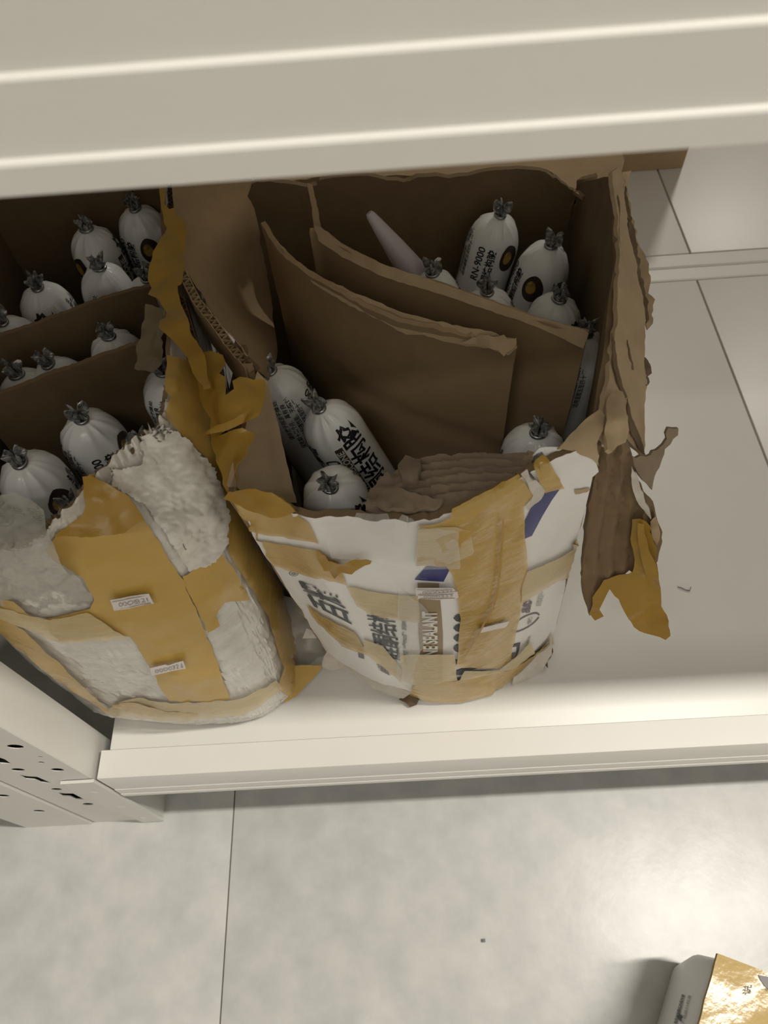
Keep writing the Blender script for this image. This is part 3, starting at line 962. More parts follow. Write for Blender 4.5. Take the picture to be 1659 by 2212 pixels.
sheet('crumpled_flap', [(789, 1098), (795, 1068), (815, 1040), (838, 1022), (846, 1030), (858, 1008), (878, 1002), (906, 1000), (912, 992), (1010, 983), (1100, 982), (1148, 988), (1150, 1008), (1128, 1030), (1060, 1062), (1000, 1092), (930, 1116), (880, 1122), (830, 1114)], Sfl, 'cardboard_grey', ct, 4, 0.003, 2.5, (0.0018, 90), 0.0, 71, flutes)
sheet('crumpled_flap', [(808, 1098), (830, 1074), (860, 1068), (890, 1078), (930, 1082), (960, 1090), (945, 1106), (890, 1114), (840, 1112)], Sfl, 'cardboard_grey', ct, 8, 0.003, 2.5, (0.005, 80), 0.007, 72)
sheet('crumpled_flap', [(862, 1020), (880, 1004), (908, 1002), (912, 1030), (902, 1055), (870, 1052)], Sfl, 'cardboard_grey', ct, 8, 0.003, 2.5, (0.004, 90), 0.006, 73)
sheet('torn_liner', [(1126, 1000), (1140, 984), (1154, 986), (1152, 1004), (1138, 1010)], Sfl, 'cardboard_pale', ct, 9, 0.002, 3, (0.004, 70), 0.003, 74)
sheet('torn_liner', [(650, 1104), (780, 1102), (800, 1110), (880, 1120), (870, 1124), (780, 1112), (655, 1112)], Surf([(650, 1104, .322), (790, 1106, .322), (880, 1122, .323), (650, 1113, .322), (800, 1118, .321)]), 'cardboard_pale', ct, 9, 0.003, 1, None, 0.0, 75)

# left wall: upright torn flap with open corrugation, inner tongue under the tape
Slf = Surf([(358, 400, .352), (400, 582, .350), (470, 690, .348), (545, 785, .345), (545, 392, 'y', .556), (560, 500, 'y', .54), (580, 650, .20), (620, 900, .16)])
sheet('left_flap', [(372, 395), (420, 392), (545, 386), (532, 425), (548, 450), (560, 500), (585, 640), (600, 760), (590, 830), (558, 800), (540, 772), (468, 686), (400, 582), (378, 480)], Slf, 'cardboard', ct, 14, 0.0008, 1.5, (0.002, 30), 0.0, 81)


def corrugated_edge(name, path, surfn, wdt, deep, parent, mt='cardboard', pitch=0.0052, seed=1):
    """open corrugated board edge along world path: two liners and a zig-zag medium"""
    L = [0]
    for a, b in zip(path, path[1:]):
        L.append(L[-1] + (b - a).length)
    def P(s):
        for i in range(len(path) - 1):
            if s <= L[i + 1] or i == len(path) - 2:
                return path[i].lerp(path[i + 1], (s - L[i]) / (L[i + 1] - L[i]))
    n = max(4, int(L[-1] / (pitch / 2)))
    V = []; F = []
    rnd = random.Random(seed)
    down = Vector((0, 0, -deep))
    for side in (0, 1, 2):
        k = len(V)
        for i in range(n + 1):
            s = L[-1] * i / n
            p = P(s)
            off = {0: 0, 1: wdt, 2: wdt * (i % 2)}[side]
            q = p + surfn * off + Vector((0, 0, rnd.uniform(-.0012, .0008)))
            V += [q, q + down]
        for i in range(n):
            F.append((k + 2 * i, k + 2 * i + 2, k + 2 * i + 3, k + 2 * i + 1))
    o = mkobj(name, V, F, mt, parent, smooth=False)
    md = o.modifiers.new('thickness', 'SOLIDIFY'); md.thickness = 0.0007; md.offset = 0
    return o


corrugated_edge('corrugated_edge', [at(400, 582, .350), at(432, 645, .350), at(470, 692, .349), at(510, 748, .347), at(545, 786, .345)], Vector((-0.9, -0.42, 0)), 0.0055, 0.03, ct)
sheet('torn_flap_edge', [(500, 745), (520, 752), (542, 775), (548, 800), (530, 812), (518, 790), (498, 768)], Surf([(500, 745, .346), (545, 785, .345), (520, 812, .33), (500, 768, .336)]), 'cardboard_dark', ct, 8, 0.003, 3, (0.005, 120), 0.0, 82)
Stg = Surf([(575, 822, .336), (545, 800, .340), (510, 1062, .330), (640, 1085, .285), (560, 940, .325), (610, 950, .30)])
sheet('inner_flap', [(556, 800), (580, 825), (600, 905), (620, 1000), (642, 1086), (600, 1082), (520, 1060), (500, 1045), (520, 980), (535, 905), (545, 850)], Stg, 'cardboard_pale', ct, 13, 0.004, 1.0, (0.002, 25), 0.0, 83)
# loose tape folded over the left rim
Stl = Surf([(430, 770, .338), (490, 768, .350), (575, 828, .350), (540, 930, .345), (470, 960, .325), (500, 1060, .325), (520, 1065, .335), (450, 850, .332), (505, 870, .350)])
sheet('tape_strip', [(403, 782), (432, 766), (462, 762), (486, 770), (490, 792), (484, 812), (494, 820), (500, 862), (512, 850), (509, 832), (522, 822), (574, 824), (573, 862), (562, 902), (520, 920), (475, 942), (530, 925), (545, 935), (538, 985), (518, 1020), (512, 1058), (530, 1066), (500, 1072), (488, 1058), (470, 985), (455, 945), (448, 925), (452, 905), (440, 870), (420, 830)], Stl, 'tape_free', ct, 11, 0.0003, 1.0, (0.006, 38), 0.002, 84)
sheet('tape_strip', [(470, 944), (505, 918), (560, 898), (548, 922), (520, 934), (495, 938)], Stl, 'tape_free', ct, 9, 0.0003, 1.0, (0.004, 60), 0.012, 85)
sheet('tape_strip', [(486, 1075), (496, 1062), (560, 1048), (600, 1062), (628, 1085), (640, 1098), (600, 1108), (530, 1098)], Surf([(488, 1075, .335), (560, 1046, .352), (640, 1098, .338), (540, 1098, .336)]), 'tape_free', ct, 10, 0.0003, 1.5, (0.004, 45), 0.003, 86)

# right wall: flap folded outwards, cracked along the fold
Sof = Surf([(1338, 375, .345), (1338, 600, .349), (1318, 780, .349), (1302, 930, .350), (1372, 500, .322), (1405, 690, .312), (1396, 800, .315), (1390, 985, .290), (1360, 930, .325), (1345, 375, .338)])
sheet('outer_flap', [(1322, 372), (1335, 362), (1345, 375), (1350, 440), (1362, 505), (1374, 560), (1388, 630), (1398, 690), (1392, 740), (1398, 820), (1394, 900), (1390, 985), (1372, 968), (1350, 940), (1338, 950), (1322, 975), (1300, 960), (1298, 935), (1302, 890), (1318, 800), (1334, 690), (1338, 600), (1334, 480)], Sof, 'cardboard_pale', ct, 12, 0.003, 1.5, (0.002, 40), 0.0, 91)
Sof2 = Surf([(1350, 380, .318), (1372, 520, .302), (1400, 640, .296), (1408, 700, .293), (1395, 900, .29), (1380, 640, .300)])
sheet('torn_liner', [(1346, 372), (1362, 370), (1356, 400), (1362, 450), (1376, 510), (1392, 540), (1402, 580), (1408, 640), (1410, 690), (1402, 710), (1396, 700), (1388, 640), (1374, 570), (1360, 500), (1350, 440)], Sof2, 'cardboard_pale', ct, 9, 0.001, 3.5, (0.003, 90), 0.0, 92)
sheet('torn_liner', [(1352, 402), (1358, 450), (1376, 530), (1392, 610), (1402, 690), (1396, 698), (1384, 640), (1366, 550), (1350, 450)], Surf([(1350, 400, .330), (1376, 540, .312), (1402, 695, .305), (1390, 690, .309)]), 'cardboard_dark', ct, 7, 0.001, 2, (0.003, 120), 0.0, 93)  # dark strip laid in the open slit, shade of the gap as colour
sheet('torn_liner', [(1388, 770), (1402, 775), (1410, 800), (1402, 830), (1390, 835)], Sof, 'cardboard_dark', ct, 6, 0.001, 3, (0.003, 150), -0.001, 94)
# peeled roll of the fold and the split corner
sheet('torn_liner', [(1312, 860), (1324, 845), (1345, 848), (1352, 880), (1358, 930), (1352, 955), (1338, 962), (1326, 975), (1315, 968), (1306, 930), (1310, 895)], Surf([(1312, 860, .358), (1345, 850, .350), (1356, 940, .345), (1330, 972, .352), (1308, 930, .357), (1332, 910, .364)]), 'cardboard_pale', ct, 9, 0.003, 1.5, (0.003, 60), 0.0, 95)
Sck = Surf([(1345, 850, .344), (1362, 930, .338), (1390, 985, .32), (1352, 930, .333)])
for pl in ([(1318, 720), (1325, 740), (1330, 790), (1340, 830), (1352, 860), (1345, 862), (1334, 834), (1322, 792)],
           [(1352, 862), (1362, 905), (1380, 945), (1392, 985), (1378, 972), (1362, 940), (1352, 905)],
           [(1352, 735), (1360, 770), (1366, 800), (1362, 800), (1356, 770)]):
    sheet('crack', pl, Sof, 'cardboard_dark', ct, 7, 0.0006, 1, None, 0.0012, 96)
# torn corner hanging down
Shg = Surf([(1310, 978, .325), (1350, 985, .322), (1275, 1180, .225), (1265, 1250, .19), (1275, 1325, .15), (1340, 1150, .225), (1395, 1090, .255), (1425, 1200, .215), (1380, 1250, .185), (1455, 1370, .135), (1415, 1340, .14)])
hang = sheet('hanging_corner', [(1304, 950), (1330, 948), (1352, 962), (1366, 990), (1378, 1050), (1398, 1078), (1412, 1105), (1422, 1140), (1428, 1180), (1420, 1215), (1400, 1230), (1360, 1235), (1322, 1252), (1300, 1262), (1290, 1290), (1292, 1318), (1272, 1328), (1262, 1290), (1258, 1220), (1262, 1140), (1270, 1080), (1285, 1030), (1296, 1000)], Shg, 'cardboard_shaded', ct, 10, 0.004, 2.0, (0.003, 30), 0.0, 101, lambda x, y: 0.0022 * math.sin((x + 0.12 * (y - 1000)) * 2 * PI / 31))
sheet('tape_strip', [(1362, 1108), (1380, 1102), (1398, 1112), (1412, 1125), (1408, 1140), (1424, 1170), (1420, 1195), (1424, 1225), (1428, 1260), (1430, 1300), (1448, 1330), (1450, 1368), (1440, 1376), (1400, 1360), (1365, 1342), (1345, 1310), (1330, 1280), (1312, 1262), (1296, 1284), (1288, 1302), (1298, 1318), (1280, 1330), (1270, 1318), (1275, 1280), (1300, 1246), (1345, 1232), (1365, 1222), (1372, 1195), (1360, 1150)], Shg, 'tape_free', hang, 11, 0.0003, 1.2, (0.006, 40), 0.006, 102)
sheet('tape_strip', [(1372, 1102), (1392, 1105), (1425, 1215), (1405, 1235), (1392, 1180), (1378, 1130)], Shg, 'tape_free', hang, 9, 0.0003, 1.0, (0.004, 60), 0.011, 103)
sheet('torn_liner', [(1362, 990), (1372, 1010), (1390, 1060), (1404, 1085), (1410, 1108), (1396, 1096), (1372, 1064), (1364, 1042), (1361, 1010)], Shg, 'torn_white', hang, 8, 0.001, 1.5, (0.003, 70), 0.006, 104)
sheet('torn_liner', [(1406, 1120), (1418, 1108), (1426, 1130), (1428, 1160), (1422, 1172), (1412, 1150)], Shg, 'cardboard_pale', hang, 7, 0.001, 1.5, (0.003, 70), 0.004, 105)
sheet('torn_liner', [(1360, 982), (1376, 990), (1396, 985), (1420, 972), (1436, 962), (1440, 948), (1436, 935), (1442, 924), (1466, 926), (1466, 942), (1456, 950), (1452, 962), (1440, 972), (1428, 1000), (1415, 1030), (1405, 1055), (1392, 1040), (1378, 1020)], Surf([(1360, 984, .318), (1400, 985, .31), (1440, 945, .315), (1466, 930, .318), (1405, 1050, .285), (1425, 1000, .30)]), 'cardboard_grey', ct, 9, 0.002, 2.0, (0.004, 60), 0.0, 106)

# torn base flaps on the shelf
Sbf = Surf([(700, 1440, .012), (770, 1468, .006), (885, 1518, .004), (725, 1385, .055), (800, 1452, .035), (868, 1492, .02)])
sheet('base_flap', [(722, 1378), (700, 1418), (697, 1440), (712, 1448), (740, 1446), (790, 1474), (840, 1500), (872, 1508), (886, 1500), (868, 1490), (790, 1448), (745, 1410)], Sbf, 'torn_white', ct, 11, 0.003, 2.0, (0.003, 60), 0.0, 111)
Sb2 = Surf([(1100, 1480, .004), (1180, 1440, .006), (1195, 1370, .05), (1130, 1450, .02)])
sheet('base_flap', [(1106, 1488), (1110, 1462), (1150, 1432), (1188, 1392), (1192, 1345), (1191, 1400), (1176, 1442), (1172, 1462), (1150, 1474)], Sb2, 'torn_white', ct, 10, 0.002, 1.5, (0.003, 60), 0.0, 112)

# cardboard scraps on the shelf
s1 = sheet('cardboard_scrap', [(870, 1498), (890, 1490), (906, 1500), (900, 1512), (912, 1510), (900, 1522), (886, 1528), (876, 1518), (862, 1512)], Surf([(870, 1498, .010), (905, 1500, .012), (885, 1528, .004), (912, 1510, .004)]), 'cardboard_dark', None, 8, 0.004, 2.5, (0.003, 120), 0.0, 113)
tag(s1, 'small torn brown cardboard scrap under the front edge of the torn carton', 'scrap')
s2 = sheet('cardboard_scrap', [(1150, 1412), (1162, 1398), (1180, 1400), (1196, 1408), (1190, 1422), (1182, 1430), (1184, 1440), (1174, 1434), (1152, 1428)], Surf([(1150, 1412, .018), (1180, 1400, .022), (1196, 1410, .018), (1175, 1438, .004), (1152, 1428, .006)]), 'cardboard_dark', None, 8, 0.005, 2.0, (0.003, 120), 0.0, 114)
tag(s2, 'dark brown folded cardboard scrap sticking out at the carton base near the bare shelf', 'scrap')

# dividers inside the torn carton
d1 = thing('cardboard_divider', 'long brown cardboard divider with torn creased top corner, standing across the torn carton', 'divider', (0.0, 0.44, SH + .006))
D1 = Surf([(562, 474, .325), (640, 570, .325), (760, 640, .325), (900, 690, .325), (1115, 738, .325), (1090, 975, 'y', at(1115, 738, .325).y + 0.002), (700, 900, 'y', 0.448), (600, 700, 'y', 0.485)])


def wall_sheet(name, top_px, h, zlow, parent, mt, jag=0.0012, seed=1, th=0.004, lean=(0, 0), crease=None):
    T = [at(x, y, h) for x, y in top_px]
    def fn(u, v):
        t = crom(T, u); b = Vector((t.x + lean[0], t.y + lean[1], SH + zlow))
        p = b.lerp(t, v)
        p.z += jag * nz((u * 40, 0, 0), 1, seed) * v
        p.y += 0.0025 * nz((u * 5, v * 4, 0), 1, seed + 1)
        if crease:
            p.y += crease(u, v)
        return p
    return shell(name, fn, 50, 30, [mt, mt], parent, th, lambda p: Vector((0.3, 1, 0)), seed=seed)


wall_sheet('divider_board', [(563, 476), (600, 530), (655, 580), (760, 640), (870, 685), (1000, 718), (1060, 728), (1116, 738)], .325, .008, d1, 'cardboard', 0.003, 3, crease=lambda u, v: 0.004 * math.exp(-((v - 0.72 + 0.12 * u) / 0.02) ** 2) + (-0.004 * max(0, v - 0.93) / 0.07))
Dr = Surf([(640, 545, .327), (760, 622, .327), (900, 676, .327), (1116, 730, .327), (760, 660, .317), (900, 715, .317), (1110, 780, .316), (1000, 745, .317)])
sheet('folded_edge', [(600, 520), (650, 570), (700, 600), (760, 628), (870, 675), (1000, 706), (1060, 715), (1085, 728), (1116, 732), (1118, 752), (1100, 768), (1060, 752), (1010, 748), (960, 738), (915, 722), (880, 722), (800, 680), (740, 650), (680, 612), (630, 565)], Dr, 'cardboard_pale', d1, 11, 0.0012, 1.8, (0.002, 60), 0.002, 121)
sheet('torn_liner', [(1040, 722), (1078, 726), (1092, 722), (1098, 732), (1118, 730), (1118, 745), (1092, 770), (1080, 756), (1052, 748), (1000, 740)], Dr, 'cardboard_pale', d1, 8, 0.001, 2.5, (0.004, 80), 0.005, 122)
d2 = thing('cardboard_divider', 'shorter brown cardboard divider behind the creased one, in front of the nozzle', 'divider', (0.03, 0.46, SH + .006))
wall_sheet('divider_board', [(668, 500), (690, 500), (740, 536), (830, 580), (930, 612), (1040, 650), (1150, 690), (1270, 722)], .325, .008, d2, 'cardboard', 0.0015, 5)
Dr2 = Surf([(690, 492, .328), (830, 572, .328), (1040, 642, .328), (1272, 714, .328), (830, 596, .322), (1040, 664, .322), (1262, 750, .318)])
sheet('folded_edge', [(680, 488), (692, 490), (740, 528), (830, 572), (930, 604), (1040, 642), (1150, 682), (1262, 712), (1272, 720), (1262, 752), (1240, 742), (1210, 728), (1150, 702), (1040, 664), (930, 628), (830, 598), (740, 556), (690, 520)], Dr2, 'cardboard_pale', d2, 11, 0.001, 1.2, (0.0015, 60), 0.001, 123)
sheet('upright_tab', [(664, 396), (674, 398), (682, 430), (692, 488), (690, 512), (680, 500), (672, 440)], Surf([(664, 396, 'y', .545), (674, 398, 'y', .545), (692, 490, 'y', .512), (690, 512, 'y', .51), (672, 440, 'y', .53)]), 'cardboard', d2, 9, 0.003, 1.0, None, 0.0, 124)

# pointed nozzle
nzr = thing('sealant_nozzle', 'pale pointed plastic sealant nozzle sticking up behind the dividers', 'nozzle', at(900, 590, .28))
a = at(797, 460, .330); b = at(905, 605, .275)
ax = (a - b).normalized(); e1 = ax.orthogonal().normalized(); e2 = ax.cross(e1); LL = (a - b).length
V = []; F = []; K = 24
prof = [(-0.03, .0115), (-0.012, .0115), (-0.010, .0145), (-0.004, .0145), (-0.002, .0132), (0.0, .0128), (LL * .5, .0088), (LL * .85, .0052), (LL * .97, .0038), (LL, .0028), (LL, .0016), (LL * .97, .0012)]
for t, r in prof:
    for k in range(K):
        th = 2 * PI * k / K
        V.append(b + ax * t + (e1 * math.cos(th) + e2 * math.sin(th)) * r)
for i in range(len(prof) - 1):
    for k in range(K):
        F.append((i * K + k, i * K + (k + 1) % K, (i + 1) * K + (k + 1) % K, (i + 1) * K + k))
mkobj('nozzle_cone', V, F, 'nozzle_plastic', nzr, sharp=35)

# ================================================================== BUBBLE-WRAPPED BOX
lb = thing('wrapped_box', 'open box swathed in bubble wrap and yellow tape beside the white post', 'box', (-0.22, 0.40, SH))
LV = [
    (0.001, [(-.324, .262), (-.304, .227), (-.25, .213), (-.20, .208), (-.158, .209), (-.130, .222), (-.117, .252), (-.130, .38), (-.185, .62)]),
    (0.030, [(-.326, .260), (-.305, .221), (-.25, .206), (-.20, .202), (-.154, .204), (-.126, .218), (-.113, .252), (-.128, .38), (-.185, .62)]),
    (0.150, [(-.324, .260), (-.303, .219), (-.25, .203), (-.20, .199), (-.152, .203), (-.124, .220), (-.112, .256), (-.127, .38), (-.185, .62)]),
    (0.250, [(-.320, .262), (-.298, .225), (-.25, .208), (-.20, .205), (-.154, .211), (-.127, .230), (-.115, .264), (-.128, .38), (-.185, .62)]),
    (0.310, [(-.312, .268), (-.288, .237), (-.246, .220), (-.20, .218), (-.160, .228), (-.135, .248), (-.122, .282), (-.130, .38), (-.186, .62)]),
]
rimL = [at(-40, 1180, .335), at(20, 1190, .330), at(75, 1168, .335), at(140, 1100, .348), at(232, 1000, .352), at(300, 938, .350), at(345, 908, .350), at(368, 770, .352), at(352, 395, .352)]


CRINKLE = 0.0


def wrap_fn(u, v):
    n = len(LV)
    x = v * n; i = min(n - 1, int(x)); t = x - i
    def lev(k):
        if k >= n:
            return crom(rimL, u)
        h, pts = LV[k]
        p = crom([Vector((a, b, 0)) for a, b in pts], u)
        return Vector((p.x, p.y, SH + h))
    p = lev(i).lerp(lev(i + 1), t * t * (3 - 2 * t) * 0.3 + t * 0.7)
    d = 0.0020 * nz(p, 22, 1) + 0.0010 * nz((p.x, p.y, p.z), 70, 2)
    d += CRINKLE * random.uniform(-1, 1)
    # little pillows of the bubble film
    d += 0.0012 * abs(nz((p.x * 1.0, p.y * 1.0, p.z * 1.0), 150, 4))
    d *= min(1, v * 20)
    nrm = Vector((0.9, -0.5, 0)) if u > 0.62 else Vector((0, -1, 0))
    p = p + nrm.normalized() * d
    if v > 0.97:
        p.z += 0.004 * nz((u * 60, 0, 0), 1, 7)
    return p


INW = lambda p: Vector((-0.4, 1, 0)) if p.x < -.125 and p.y < .27 else Vector((-1, 0.2, 0))
wr0 = shell('bubble_wrap', wrap_fn, 95, 55, ['wrap', 'cardboard_shaded'], lb, 0.004, INW)
HL = Hit([wr0])                      # smooth skin that tape and stickers are laid on
bpy.data.objects.remove(wr0)
CRINKLE = 0.0005
wr = shell('bubble_wrap', wrap_fn, 190, 110, ['wrap', 'cardboard_shaded'], lb, 0.004, INW, sharp=20)
shell('left_wall', lambda u, v: Vector((-.323, .262, SH + .002)).lerp(Vector((-.375, .62, SH + .002)), u) + Vector((0, 0, .34 * v)), 12, 6, ['tape', 'cardboard_shaded'], lb, 0.004, lambda p: Vector((1, 0, 0)))
shell('back_wall', lambda u, v: Vector((-.375, .625, SH + .002)).lerp(Vector((-.19, .625, SH + .002)), u) + Vector((0, 0, .34 * v)), 12, 6, ['cardboard_shaded', 'cardboard_shaded'], lb, 0.004, lambda p: Vector((0, -1, 0)))
V = [Vector((x, y + .004, SH + .001)) for x, y in LV[0][1]] + [Vector((-.37, .618, SH + .001))]
n = len(V); V = V + [v + Vector((0, 0, .005)) for v in V]
mkobj('bottom_panel', V, [tuple(range(n - 1, -1, -1)), tuple(range(n, 2 * n))] + [(i, (i + 1) % n, n + (i + 1) % n, n + i) for i in range(n)], 'cardboard', lb, smooth=False)
# clear film over the front sausages
Swc = Surf([(0, 1090, .345), (60, 1075, .350), (100, 1130, .348), (100, 1190, .343), (0, 1190, .337), (60, 1150, .352), (120, 1200, .335), (0, 1290, .275), (120, 1290, .275)])
sheet('bubble_wrap', [(-60, 1080), (0, 1082), (40, 1072), (70, 1082), (98, 1110), (95, 1150), (108, 1175), (130, 1210), (200, 1270), (205, 1300), (120, 1315), (-60, 1290)], Swc, 'wrap_clear', lb, 9, 0.0006, 2, (0.0035, 70), 0.004, 201, lambda x, y: 0.0005 * random.uniform(-1, 1), sharp=25)
# frayed wrap edge
Swe = Surf([(300, 935, .352), (345, 908, .352), (240, 1000, .354), (430, 1000, .335), (470, 1150, .31), (330, 1060, .345)])
sheet('bubble_wrap', [(232, 1010), (262, 1012), (300, 1006), (308, 985), (298, 960), (305, 940), (330, 930), (345, 920), (360, 925), (400, 960), (440, 1000), (470, 1060), (482, 1120), (478, 1170), (462, 1200), (440, 1216), (405, 1230), (380, 1190), (345, 1140), (310, 1090), (275, 1070), (240, 1048)], HL, 'wrap', lb, 4.5, 0.0006, 2.5, (0.0020, 60), 0.0045, 202, lambda x, y: 0.0012 * (0.3 - abs(nz((x * 0.045, y * 0.085, 0), 1, 5))) + 0.0007 * (0.3 - abs(nz((x * 0.11, y * 0.19, 0), 1, 6))), sharp=70)

tl = [
    ('tape_solid', [(183, 1032), (200, 1030), (246, 1052), (278, 1072), (340, 1165), (398, 1258), (436, 1350), (470, 1430), (497, 1506), (440, 1512), (366, 1510), (320, 1430), (282, 1370), (262, 1366), (130, 1378), (90, 1335), (150, 1320), (196, 1308), (206, 1290), (178, 1240), (128, 1212), (98, 1184), (122, 1152), (182, 1112), (188, 1090)], 211, 2.0),
    ('tape_solid', [(392, 1242), (470, 1190), (505, 1235), (532, 1292), (482, 1298), (462, 1326), (470, 1345), (446, 1360), (430, 1330)], 212, 1.5),
    ('tape', [(366, 772), (432, 796), (452, 880), (472, 962), (500, 1080), (540, 1168), (602, 1272), (638, 1400), (642, 1450), (625, 1504), (596, 1486), (606, 1440), (590, 1392), (572, 1330), (530, 1262), (486, 1190), (484, 1130), (470, 1056), (438, 990), (385, 940), (352, 905), (362, 860)], 213, 1.0),
    ('tape_pale', [(228, 1532), (262, 1508), (300, 1500), (370, 1512), (500, 1506), (545, 1490), (592, 1466), (604, 1480), (560, 1518), (528, 1538), (460, 1546), (390, 1552), (300, 1546), (250, 1540)], 214, 2.0),
    ('tape', [(240, 1512), (300, 1510), (360, 1528), (430, 1532), (420, 1540), (340, 1540), (270, 1528)], 215, 1.5),
    ('tape', [(-10, 1282), (36, 1290), (92, 1336), (70, 1332), (-10, 1312)], 216, 1.5),
    ('tape', [(-10, 1312), (30, 1332), (90, 1382), (160, 1450), (238, 1526), (232, 1530), (130, 1462), (48, 1394), (-10, 1348)], 217, 0.0),
    ('tape_pale', [(-10, 1295), (60, 1316), (110, 1330), (190, 1312), (282, 1370), (135, 1378), (60, 1345), (-10, 1318)], 218, 1.5),
]
for mt, pl, sd, jg in tl:
    decal('tape_strip', pl, HL, mt, lb, 0.0022 + 0.0003 * (sd - 211), 11, jg, (0.0012, 60), sd)
# tape flap standing up above the rim
sheet('tape_strip', [(183, 1032), (200, 1030), (246, 1052), (278, 1072), (312, 1120), (270, 1150), (200, 1160), (120, 1158), (182, 1112), (190, 1092), (186, 1060)], Surf([(186, 1034, .356), (246, 1052, .350), (278, 1072, .345), (130, 1158, .343), (200, 1160, .338), (310, 1120, .335)]), 'tape_free', lb, 10, 0.0003, 1.2, (0.003, 40), 0.008, 219)
# tape tongue on the shelf
sheet('tape_strip', [(622, 1440), (650, 1436), (697, 1438), (690, 1450), (662, 1480), (640, 1505), (615, 1518), (612, 1480)], Surf([(622, 1440, .03), (697, 1438, .012), (640, 1505, .004), (615, 1518, .006)]), 'tape', lb, 9, 0.0003, 1, (0.002, 50), 0.0, 220)
# stickers
S1 = [(239, 1279), (280, 1273), (325, 1267), (333, 1289), (290, 1298), (250, 1304)]
decal('price_sticker', S1, HL, 'sticker', lb, 0.0062, 9)
text_on('printed_text', '0000321', [(259, 1294), (324, 1285), (321, 1277), (257, 1285)], HL, 'ink_sticker', lb, 0.0066, 0.0)
for a, b in (((244, 1282), (321, 1271)), ((252, 1300), (328, 1288))):
    decal('sticker_line', line_px(a, b, 1.5), HL, 'ink_sticker', lb, 0.0067, 8)
decal('price_sticker', [(326, 1427), (356, 1419), (362, 1421), (397, 1411), (401, 1428), (368, 1434), (332, 1443)], HL, 'sticker', lb, 0.0062, 9)
text_on('printed_text', '0000321', [(338, 1437), (396, 1425), (394, 1416), (335, 1430)], HL, 'ink_sticker', lb, 0.0066, 0.0)

# taped right rim, open corrugation, hanging clear film
Srt = Surf([(345, 400, .352), (350, 500, .354), (340, 600, .352), (370, 700, .350), (420, 760, .345), (375, 560, .345), (330, 660, .345)])
sheet('tape_strip', [(341, 395), (356, 396), (356, 436), (352, 462), (362, 470), (372, 466), (376, 480), (390, 488), (396, 520), (396, 590), (392, 640), (386, 642), (398, 700), (412, 742), (428, 766), (440, 790), (452, 860), (438, 866), (420, 830), (403, 790), (380, 760), (352, 728), (354, 710), (364, 704), (366, 690), (352, 666), (326, 654), (332, 630), (322, 612), (326, 566), (336, 540), (354, 505), (346, 470), (342, 440)], Srt, 'tape_free', lb, 10, 0.0003, 1.4, (0.004, 50), 0.008, 221)
sheet('clear_film', [(318, 656), (350, 668), (364, 690), (362, 704), (352, 720), (356, 760), (348, 780), (330, 806), (304, 800), (286, 796), (300, 770), (302, 720), (312, 690)], Surf([(320, 656, .342), (362, 690, .342), (350, 780, .322), (290, 796, .312), (305, 720, .325)]), 'film_brown', lb, 9, 0.0004, 2, (0.005, 70), 0.0, 222)
corrugated_edge('corrugated_edge', [at(372, 395, .346), at(374, 440, .346), at(372, 472, .346)], Vector((-1, -.1, 0)), 0.004, 0.03, lb, 'cardboard_dark', seed=3)
corrugated_edge('corrugated_edge', [at(384, 636, .344), at(398, 690, .343), at(412, 735, .342), at(424, 764, .341)], Vector((0.95, -.2, 0)), 0.0045, 0.03, lb, 'cardboard_dark', seed=4)

# dividers of the wrapped box
for lab, tpx, sd in (('brown cardboard divider deeper inside the bubble-wrapped box', [(-60, 746), (0, 727), (110, 690), (210, 652), (325, 618)], 7),
                     ('brown cardboard divider nearest the tape flap inside the bubble-wrapped box', [(-60, 872), (0, 852), (110, 812), (210, 774), (318, 735)], 9)):
    T0 = at(*tpx[2], .325)
    dd = thing('cardboard_divider', lab, 'divider', (T0.x, T0.y, SH + .006))
    wall_sheet('divider_board', tpx, .300 if sd == 7 else .309, .008, dd, 'cardboard_shaded', 0.0012, sd)

# litter between the two boxes
g1 = sheet('crushed_plastic_scrap', [(606, 1292), (640, 1290), (690, 1330), (722, 1372), (705, 1412), (680, 1436), (640, 1440), (618, 1410), (612, 1340)], Surf([(606, 1292, .075), (690, 1330, .06), (722, 1372, .035), (640, 1440, .004), (690, 1430, .004), (650, 1360, .05)]), 'grey_plastic', None, 10, 0.001, 3, (0.012, 40), 0.0, 231)
tag(g1, 'crushed grey plastic scrap wedged between the two boxes', 'scrap')
g2 = sheet('paper_scrap', [(652, 1372), (660, 1350), (672, 1354), (702, 1368), (690, 1370)], Surf([(652, 1372, .066), (660, 1350, .072), (702, 1368, .062)]), 'torn_white', None, 8, 0.001, 1, (0.002, 90), 0.008, 232)
tag(g2, 'small white triangular paper scrap on the crushed grey plastic', 'scrap')

# curled hair-like thread on the bare shelf
th_ = []
for (x, y) in ((1464, 1268), (1472, 1270), (1482, 1275), (1490, 1276), (1493, 1268)):
    th_.append(at(x, y, 0.0006))
V = []; F = []
for i, p in enumerate(th_):
    for k in range(5):
        a = 2 * PI * k / 5
        V.append(p + Vector((0, 0.0006 * math.cos(a), 0.0006 * math.sin(a))))
for i in range(len(th_) - 1):
    for k in range(5):
        F.append((i * 5 + k, i * 5 + (k + 1) % 5, (i + 1) * 5 + (k + 1) % 5, (i + 1) * 5 + k))
tag(mkobj('thread', V, F, 'ink_soft', None), 'short curled grey thread lying on the bare shelf', 'thread')

